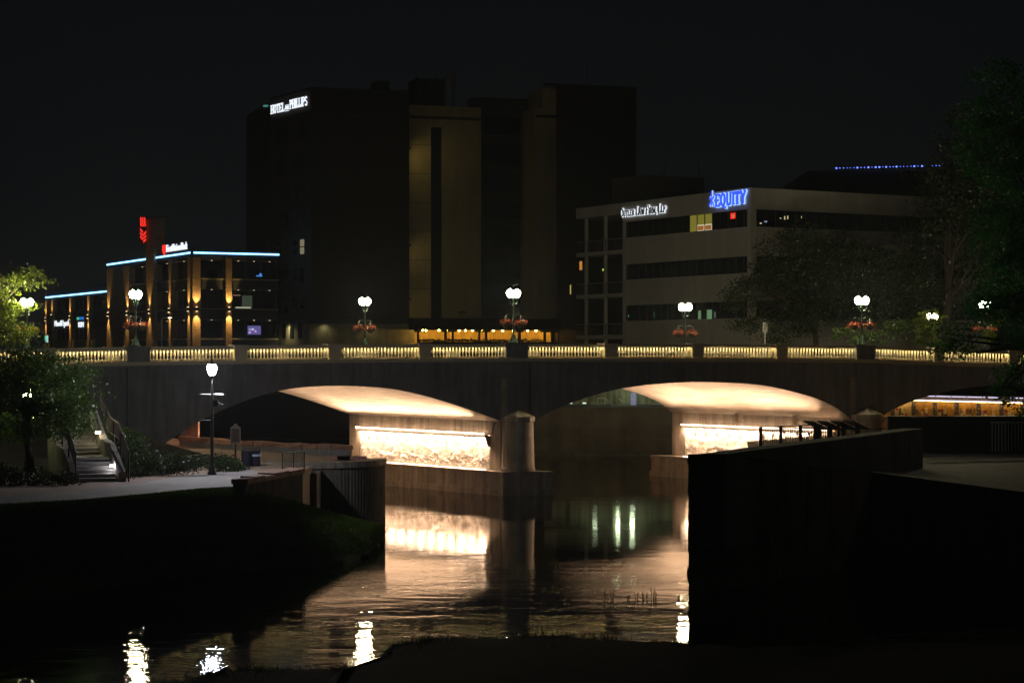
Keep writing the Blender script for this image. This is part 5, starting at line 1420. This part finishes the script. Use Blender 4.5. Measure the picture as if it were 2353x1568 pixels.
shrub('hedge', 'dark shrubs right behind the path lamp around the notice board', [hb(520, 1068, 88, .75, .6, .35), hb(550, 1075, 89, .6, .6, .28), hb(505, 1060, 91, .6, .6, .4)], 4200, .09, M['leaf_dk'], 32)
shrub('hill_shrub', 'pale green shrub against the bridge wall above the stairway', [hb(268, 1000, 92, .9, .7, .7), hb(300, 1010, 95, .9, .6, .5), hb(250, 985, 90, .5, .5, .5)], 4200, .11, M['leaf'], 33)
shrub('stair_shrub', 'dark bush at the foot of the stairway on the left', [hb(150, 1105, 79, 1.0, .6, .45), hb(80, 1108, 79, 1.3, .7, .55), hb(0, 1100, 79, 1.4, .8, .7), hb(-60, 1090, 80, 1.4, .8, .9)], 8000, .10, M['leaf_dk'], 34)
def bl3(px, py, Y, r, ry=None, rz=None): q = at(px, py, Y); return (q.x, q.y, q.z, r, ry or r, rz or r)
tree('bank_tree', 'leafy dark tree at the left edge hiding the end of the balustrade', (at(70, 1060, 84).x, 84, 3.2), 4.6,
     [bl3(66, 906, 84.8, .55, .4, .5)] * 5 + [bl3(70, 915, 83.2, .7, .5, .6), bl3(70, 880, 84, 1.9, 1.9, 1.4), bl3(150, 860, 84.5, 1.3, 1.4, 1.0), bl3(10, 940, 83.5, 2.0, 1.8, 1.4), bl3(150, 940, 83.8, 1.45, 1.4, 1.0), bl3(100, 985, 83, 1.6, 1.5, .7), bl3(205, 905, 84, .55, .8, .6), bl3(-40, 860, 84, 1.6, 1.6, 1.3), bl3(60, 825, 85, 1.0, 1.2, .6)],
     24000, .125, M['leaf'], 41, .16, 14, clump=.24)
tree('lime_tree', 'lime green lit tree behind the lamp at the left edge', (-31.5, 118.5, 7.4), 5.5,
     [bl3(-8, 720, 119, 1.2, 1.2, .8), bl3(30, 700, 120, 1.3, 1.2, .3), bl3(-30, 660, 120, 1.7, 1.4, 1.0), bl3(60, 770, 119, 1.2, 1.0, .5), bl3(60, 640, 123, 1.4, 1.3, .5), bl3(0, 770, 119.5, 1.5, 1.2, .7)],
     6500, .17, M['leaf_yel'], 42, .14, 10, clump=.3)
gs = thing('neon_sign', 'small green and white glowing sign half hidden by leaves at the left', 'sign', at(106, 782, 150))
for x0, x1, y0, y1, c in ((103, 107, 771, 781, (.1, .8, .4)), (107.5, 110, 770, 786, (.6, .8, .9)), (104, 107, 782, 785, (.1, .6, .4))):
    a = at(x0, y1, 150); b = at(x1, y0, 150); mb = MB(); mb.box(a.x, b.x, 150, 150.1, a.z, b.z); part('panel', mb, emit('neon_panel', c, .8), gs)

# ------------------------------------------------------------------ right bank
bigw = thing('river_wall', 'massive dark concrete river wall in the right foreground', 'wall', (5.9, 66.7, -1))
fe_ = [Vector((5.9, 66.7, 4.7)), at(1800, 1062, 70.8), at(2005, 1085, 76.0), at(2200, 1110, 75.5), at(2360, 1131, 75), Vector((26, 74.5, 2.75)), Vector((60, 72, 2.6))]
mb = MB()
zs_ = np.linspace(-1.5, 4.7, 34)
jit = [Vector((.10 * mn.noise((z_ * 2.1, 1, 0)) + .05 * mn.noise((z_ * 7, 2, 0)), .06 * mn.noise((z_ * 3, 7, 0)), 0)) * (0 if z_ > 4.65 else 1) for z_ in zs_]
mb.grid([[Vector((5.9, 66.7, z_)) + j for z_, j in zip(zs_, jit)],
         [Vector((fe_[1].x, fe_[1].y, -1.5 + (fe_[1].z + 1.5) * i / 33)) for i in range(34)]])
mb.grid([[Vector((13, 105, -1.5 + 4.4 * i / 33)) for i in range(34)], [Vector((5.9, 66.7, z_)) + j for z_, j in zip(zs_, jit)]])
for a, b in zip(fe_[1:], fe_[2:]):
    da = Vector((b.y - a.y, a.x - b.x, 0)).normalized() * .02
    mb.quad((a.x, a.y, -1.5), (b.x, b.y, -1.5), b, a)
back_ = [Vector((60, 104, 0)), Vector((13, 105, 0))]
part('wall_face', mb, M['concrete_dk'], bigw)
# vertical form joints on the dark face
for k in range(9):
    f_ = k / 8.0; i = 0 if f_ < .5 else 1; a, b = fe_[i], fe_[i + 1]; g_ = (f_ - .5 * i) * 2
    p = a.lerp(b, min(.98, g_ + .01)); dd = (b - a).normalized(); nn_ = Vector((dd.y, -dd.x, 0))
    mb = MB(); mb.obox((p.x, p.y), Vector((dd.x, dd.y, 0)).normalized(), nn_, -.03, .03, .0, .03, -1.4, p.z - .25); part('form_joint', mb, M['concrete_dk'], bigw)
W0, W1 = Vector((7.2, 67.0, 0)), Vector((18.45, 89.4, 0))
wing = thing('wing_wall', 'sloping pale concrete wing wall rising beside the dark river wall', 'wall', (W0.x, W0.y, 2.5))
dwg = (W1 - W0).normalized(); nwg = Vector((dwg.y, -dwg.x, 0)); Lg = (W1 - W0).length
for k in range(5):
    a, b = Lg * k / 5 + .008, Lg * (k + 1) / 5 - .008
    if k == 0: a = -.1
    mb = MB(); mb.obox((W0.x, W0.y), dwg, nwg, a, b, -.9, 0, 1.5, 4.70); part('wall_panel', mb, M['concrete'], wing)
# strip of paving in front of the wing wall, falling to the right
def wingpt(px):
    k = (px - CX) / F; q = (k * W0.y - W0.x) / (dwg.x - k * dwg.y); return W0 + dwg * q
bt = []
for px, py in ((1640, 1042), (1698, 1047), (1855, 1069), (1990, 1074), (2123, 1076)):
    p = wingpt(px); bt.append(Vector((p.x, p.y, H + (HY - py) / F * p.y)))
bt += [at(2240, 1078, 92), Vector((60, 95, 2.75))]
mb = MB(); mb.grid([bt, [Vector(p) + Vector((0, 0, .01)) for p in fe_]]); struct('pavement', mb, M['path'], loc=(0, 0, 0))
mb = MB(); mb.quad((18.4, 84, 2.84), (62, 84, 2.84), (62, 104, 2.9), (18.4, 104, 2.9)); struct('river_path', mb, M['path'], loc=(0, 0, 0))
for k, (y0, y1) in enumerate(((1052, 1056), (1061, 1064))):
    a = gz(2125, y0, 2.89); b = gz(2352, y0 - 6, 2.89); c = gz(2352, y1 - 5, 2.89); d_ = gz(2125, y1, 2.89)
    mb = MB(); mb.poly([Vector((p.x, p.y, 2.905)) for p in (a, b, c, d_)]); struct('path_marking', mb, M['concrete'], loc=(0, 0, 0))
mb = MB(); mb.poly([(13, 104.2, 3.2), (60, 104.2, 3.2), (60, 132, 3.2), (23, 132, 3.2), (18, 118, 3.2), (13, 110, 3.2)])
L_ = [(13, 104.2), (13, 110), (18, 118), (23, 132)]
for a, b in zip(L_, L_[1:]): mb.quad((*a, -1.5), (*b, -1.5), (*b, 3.2), (*a, 3.2))
mb.quad((60, 104.2, 2.6), (13, 104.2, 2.6), (13, 104.2, 3.2), (60, 104.2, 3.2))
struct('right_plaza', mb, M['paver'], loc=(0, 0, 0))
# railing and reading boards in front of the second pier
rr_ = railing('plaza_railing', 'dark railing of closely set bars standing before the glowing right pier', at(1747, 1021, 105), at(1925, 1012, 110), 3.2, .98, 44, posts=5, pr=.09, bw=.026)
for k in range(4):
    q = at(1872 + 31 * k, 1000, 107.5 + .4 * k); q.z = 3.2
    t = thing('reading_board', ['leftmost tilted dark reading board beside the bar railing', 'second tilted dark reading board from the bar railing', 'third tilted dark reading board from the bar railing', 'rightmost tilted dark reading board beside the pier cap'][k], 'reading board', q, 'tilted reading boards')
    ztop = H + (HY - 966) / F * q.y
    P = [(-.62, .0), (.10, -.62), (.62, -.62 + .0), (-.10, .0)]
    mb = MB()
    A_ = [q + Vector((-.62, 0, ztop - q.z)), q + Vector((-.10, 0, ztop - q.z + .05)), q + Vector((.66, -.1, ztop - q.z - .34)), q + Vector((.22, -.1, ztop - q.z - .38))]
    A_ = [q + Vector((x, y, ztop - q.z + z_)) for x, y, z_ in ((-.60, .1, .02), (-.12, -.3, .0), (.72, -.3, -.42), (.24, .1, -.40))]
    mb.hexa([p - Vector((0, 0, .09)) for p in A_] + A_); part('board', mb, M['iron'], t)
    mb = MB(); mb.box(q.x - .07, q.x + .19, q.y - .15, q.y - .05, 3.2, ztop - .25); part('stand', mb, M['iron'], t)
rdark = railing('terrace_railing', 'long dark handrail crossing in front of the pier cap', at(1925, 1000, 106), at(2120, 990, 106), 3.5, .55, 30, posts=5)
pw_ = thing('parapet_wall', 'dark parapet wall in front of the mural under the third arch', 'wall', (21, 104, 2.9))
x0 = at(2005, 957, 103.6).x
mb = MB(); mb.box(at(2040, 957, 103.6).x, 62, 103.6, 104.1, 2.5, 4.72); part('wall', mb, M['dark_wall'], pw_)
mb = MB(); mb.box(at(2040, 957, 103.6).x - .05, 62, 103.5, 104.18, 4.721, 4.80); part('coping', mb, M['frame'], pw_)
a = at(2280, 1030, 103.4).x; bar = MB(); bar.box(-.02, .02, 0, .04, 0, 1.5); me = bar.mesh('slat'); me.materials.append(M['steel'])
for k in range(16): inst('slat', me, pw_, Vector((a + k * .17, 103.5, 2.95)) - wl(pw_))
mb = MB(); mb.box(a - .1, a + 2.8, 103.44, 103.5, 4.46, 4.52); part('slat_rail', mb, M['steel'], pw_)
q = at(2124, 957, 103.0); mb = MB(); mb.tube([at(2092, 958, 102), at(2130, 956.5, 102)], .03, 5); part('handrail', mb, M['steel'], pw_)

# regulatory sign on the bridge
sq = at(1757, 800, 128)
rsg = thing('parking_sign', 'white street sign with dark lettering on a thin post behind the balustrade', 'sign', (sq.x, sq.y, 7.7))
mb = MB(); mb.box(sq.x - .035, sq.x + .035, sq.y, sq.y + .05, 7.7, at(1757, 741, 128).z); part('post', mb, M['steel'], rsg)
a = at(1752, 763, 128); b = at(1762.5, 740.5, 128)
mb = MB(); mb.box(a.x, b.x, sq.y - .03, sq.y - .005, a.z, b.z); part('plate', mb, M['white'], rsg)
for k, (h0, h1, w0, w1) in enumerate(((.80, .92, .15, .5), (.80, .92, .6, .85), (.60, .70, .15, .85), (.42, .50, .2, .8), (.27, .35, .15, .7), (.10, .18, .25, .85))):
    mb = MB(); W_ = b.x - a.x; Hh = b.z - a.z; mb.box(a.x + W_ * w0, a.x + W_ * w1, sq.y - .036, sq.y - .031, a.z + Hh * h0, a.z + Hh * h1); part('print', mb, M['iron'], rsg)

# ---- trees behind the bridge and the overhanging tree at the right
tree('street_tree', 'wide dark tree in front of the pale law office', (at(1880, 800, 149).x, 149.5, 7.2), 9.0,
     [bl3(1860, 600, 149, 4.0, 3, 2.6), bl3(1780, 650, 149, 2.6, 2.5, 2.0), bl3(1960, 640, 149, 4.0, 3, 3), bl3(1700, 695, 146, 1.5, 1.8, .9), bl3(1720, 745, 145, 1.3, 1.6, .8), bl3(1850, 720, 149, 3.4, 3, 1.7), bl3(2050, 660, 149, 3.4, 3, 3), bl3(1690, 670, 146, 1.0, 1.2, .5), bl3(1780, 770, 145, 1.6, 1.6, .7)],
     42000, .20, M['leaf_dk'], 51, .22, 18, clump=.42, nclump=700)
tree('park_tree', 'tall dark tree behind the lamp at the right', (at(2170, 810, 150).x, 150, 7.2), 15,
     [bl3(2150, 620, 152, 4.2, 3, 4), bl3(2260, 480, 150, 4.5, 4, 5), bl3(2230, 340, 150, 2.8, 3, 3), bl3(2330, 600, 150, 4.2, 4, 5), bl3(2180, 430, 150, 2.6, 2.6, 2.6), bl3(2340, 320, 150, 3.4, 3, 5), bl3(2390, 480, 150, 3, 3, 4)],
     30000, .26, M['leaf_dk'], 52, .4, 16, clump=.6)
shrub('lit_shrub', 'bright olive shrub around the foot of the right lamp', [bl3(1940, 765, 124, .9, .8, .55), bl3(2010, 770, 124, .9, .8, .5), bl3(2060, 755, 125, 1.1, .8, .7), bl3(1985, 780, 124, 1.0, .8, .35)], 2600, .14, M['leaf'], 61)
shrub('lime_shrub', 'bright lime foliage around the half hidden lamp at the right', [bl3(2141, 729, 127.6, .8, .5, .6), bl3(2125, 765, 128, .75, .7, .8), bl3(2120, 735, 128, .55, .6, .5), bl3(2150, 785, 128, .5, .5, .3), bl3(2115, 790, 128, .6, .5, .3)], 3800, .12, M['leaf_yel'], 62)
shrub('gold_shrub', 'yellow green foliage right of the drooping tree', [bl3(2270, 775, 128, .45, .5, .5), bl3(2290, 740, 128, .5, .5, .4)], 1200, .11, M['leaf_yel'], 63)
street_lamp((at(2141, 729, 129).x, 129, at(2141, 729, 129).z - 2.8), .5, 'twin globe lamp half hidden by lime foliage at the far right', gm='globe_green')
tree('drooping_tree', 'big dark tree at the right edge drooping over the bridge end', (27.5, 96, 2.9), 15,
     [bl3(2330, 560, 94, 2.2, 2, 3.5), bl3(2280, 700, 93, 1.3, 1.3, 1.3), bl3(2190, 780, 92, 1.0, 1.1, .9), bl3(2230, 815, 92, .75, .8, .5), bl3(2330, 830, 92, 1.1, 1.3, 1.6), bl3(2300, 905, 91, .7, .9, .5), bl3(2360, 940, 91, .9, .9, .5), bl3(2258, 705, 92, 1.1, .9, 1.0), bl3(2340, 720, 92, 1.3, 1.4, 1.4), bl3(2300, 300, 95, 2.2, 2, 3.5)],
     17000, .17, M['leaf_blu'], 71, .35, 20, clump=.28)

# reeds in the shallows
rg_ = random.Random(13)
for k, (px, hgt) in enumerate(((1392, .5), (1406, .42), (1442, .3), (1462, .38), (1478, .5), (1482, .35), (1499, .6), (1505, .5), (1560, .28), (1582, .62), (1587, .4))):
    q = gz(px, 1374, 0.0); mb = MB()
    for j in range(4):
        dx = rg_.uniform(-.07, .07); h_ = hgt * rg_.uniform(.3, .75)
        mb.tube([(q.x + dx * .5, q.y + rg_.uniform(-.1, .1), -.3), (q.x + dx, q.y, h_ * .6), (q.x + dx * 1.6, q.y, h_)], [.008, .010, .002], 4)
    ord_ = ['first', 'second', 'third', 'fourth', 'fifth', 'sixth', 'seventh', 'eighth', 'ninth', 'tenth', 'eleventh'][k]
    solo('reed', mb, M['leaf_dk'], ord_ + ' dark reed tuft from the left in the shallow water', 'reed', 'reeds in the shallows')

path_lamp(Vector((30.5, 76.5, 2.7)), 'added park lamp out of view on the river path beyond the right edge', 4.3, M['globe_green'])  # unseen lamp, added to light the wing wall and the drooping tree


# ------------------------------------------------------------------ added haze, lifts the blacks and gives the lamps a faint halo
hz = MB(); hz.box(-640, 640, -70, 930, -2.7, 46)
ho = part('haze', hz, None, None, loc=(0, 0, 0)); ho['kind'] = 'stuff'; ho['label'] = 'thin added haze lifting the blacks around the bridge and the lamps'
hm = bpy.data.materials.new('black_lift_haze'); hm.use_nodes = True
t = hm.node_tree; t.nodes.remove(t.nodes['Principled BSDF'])
pv_ = t.nodes.new('ShaderNodeVolumePrincipled'); pv_.inputs['Density'].default_value = 0.00022; pv_.inputs['Anisotropy'].default_value = 0.6
pv_.inputs['Color'].default_value = (.72, .82, 1.0, 1)
lnk(t, pv_.outputs['Volume'], t.nodes['Material Output'].inputs['Volume'])
ho.data.materials.append(hm)
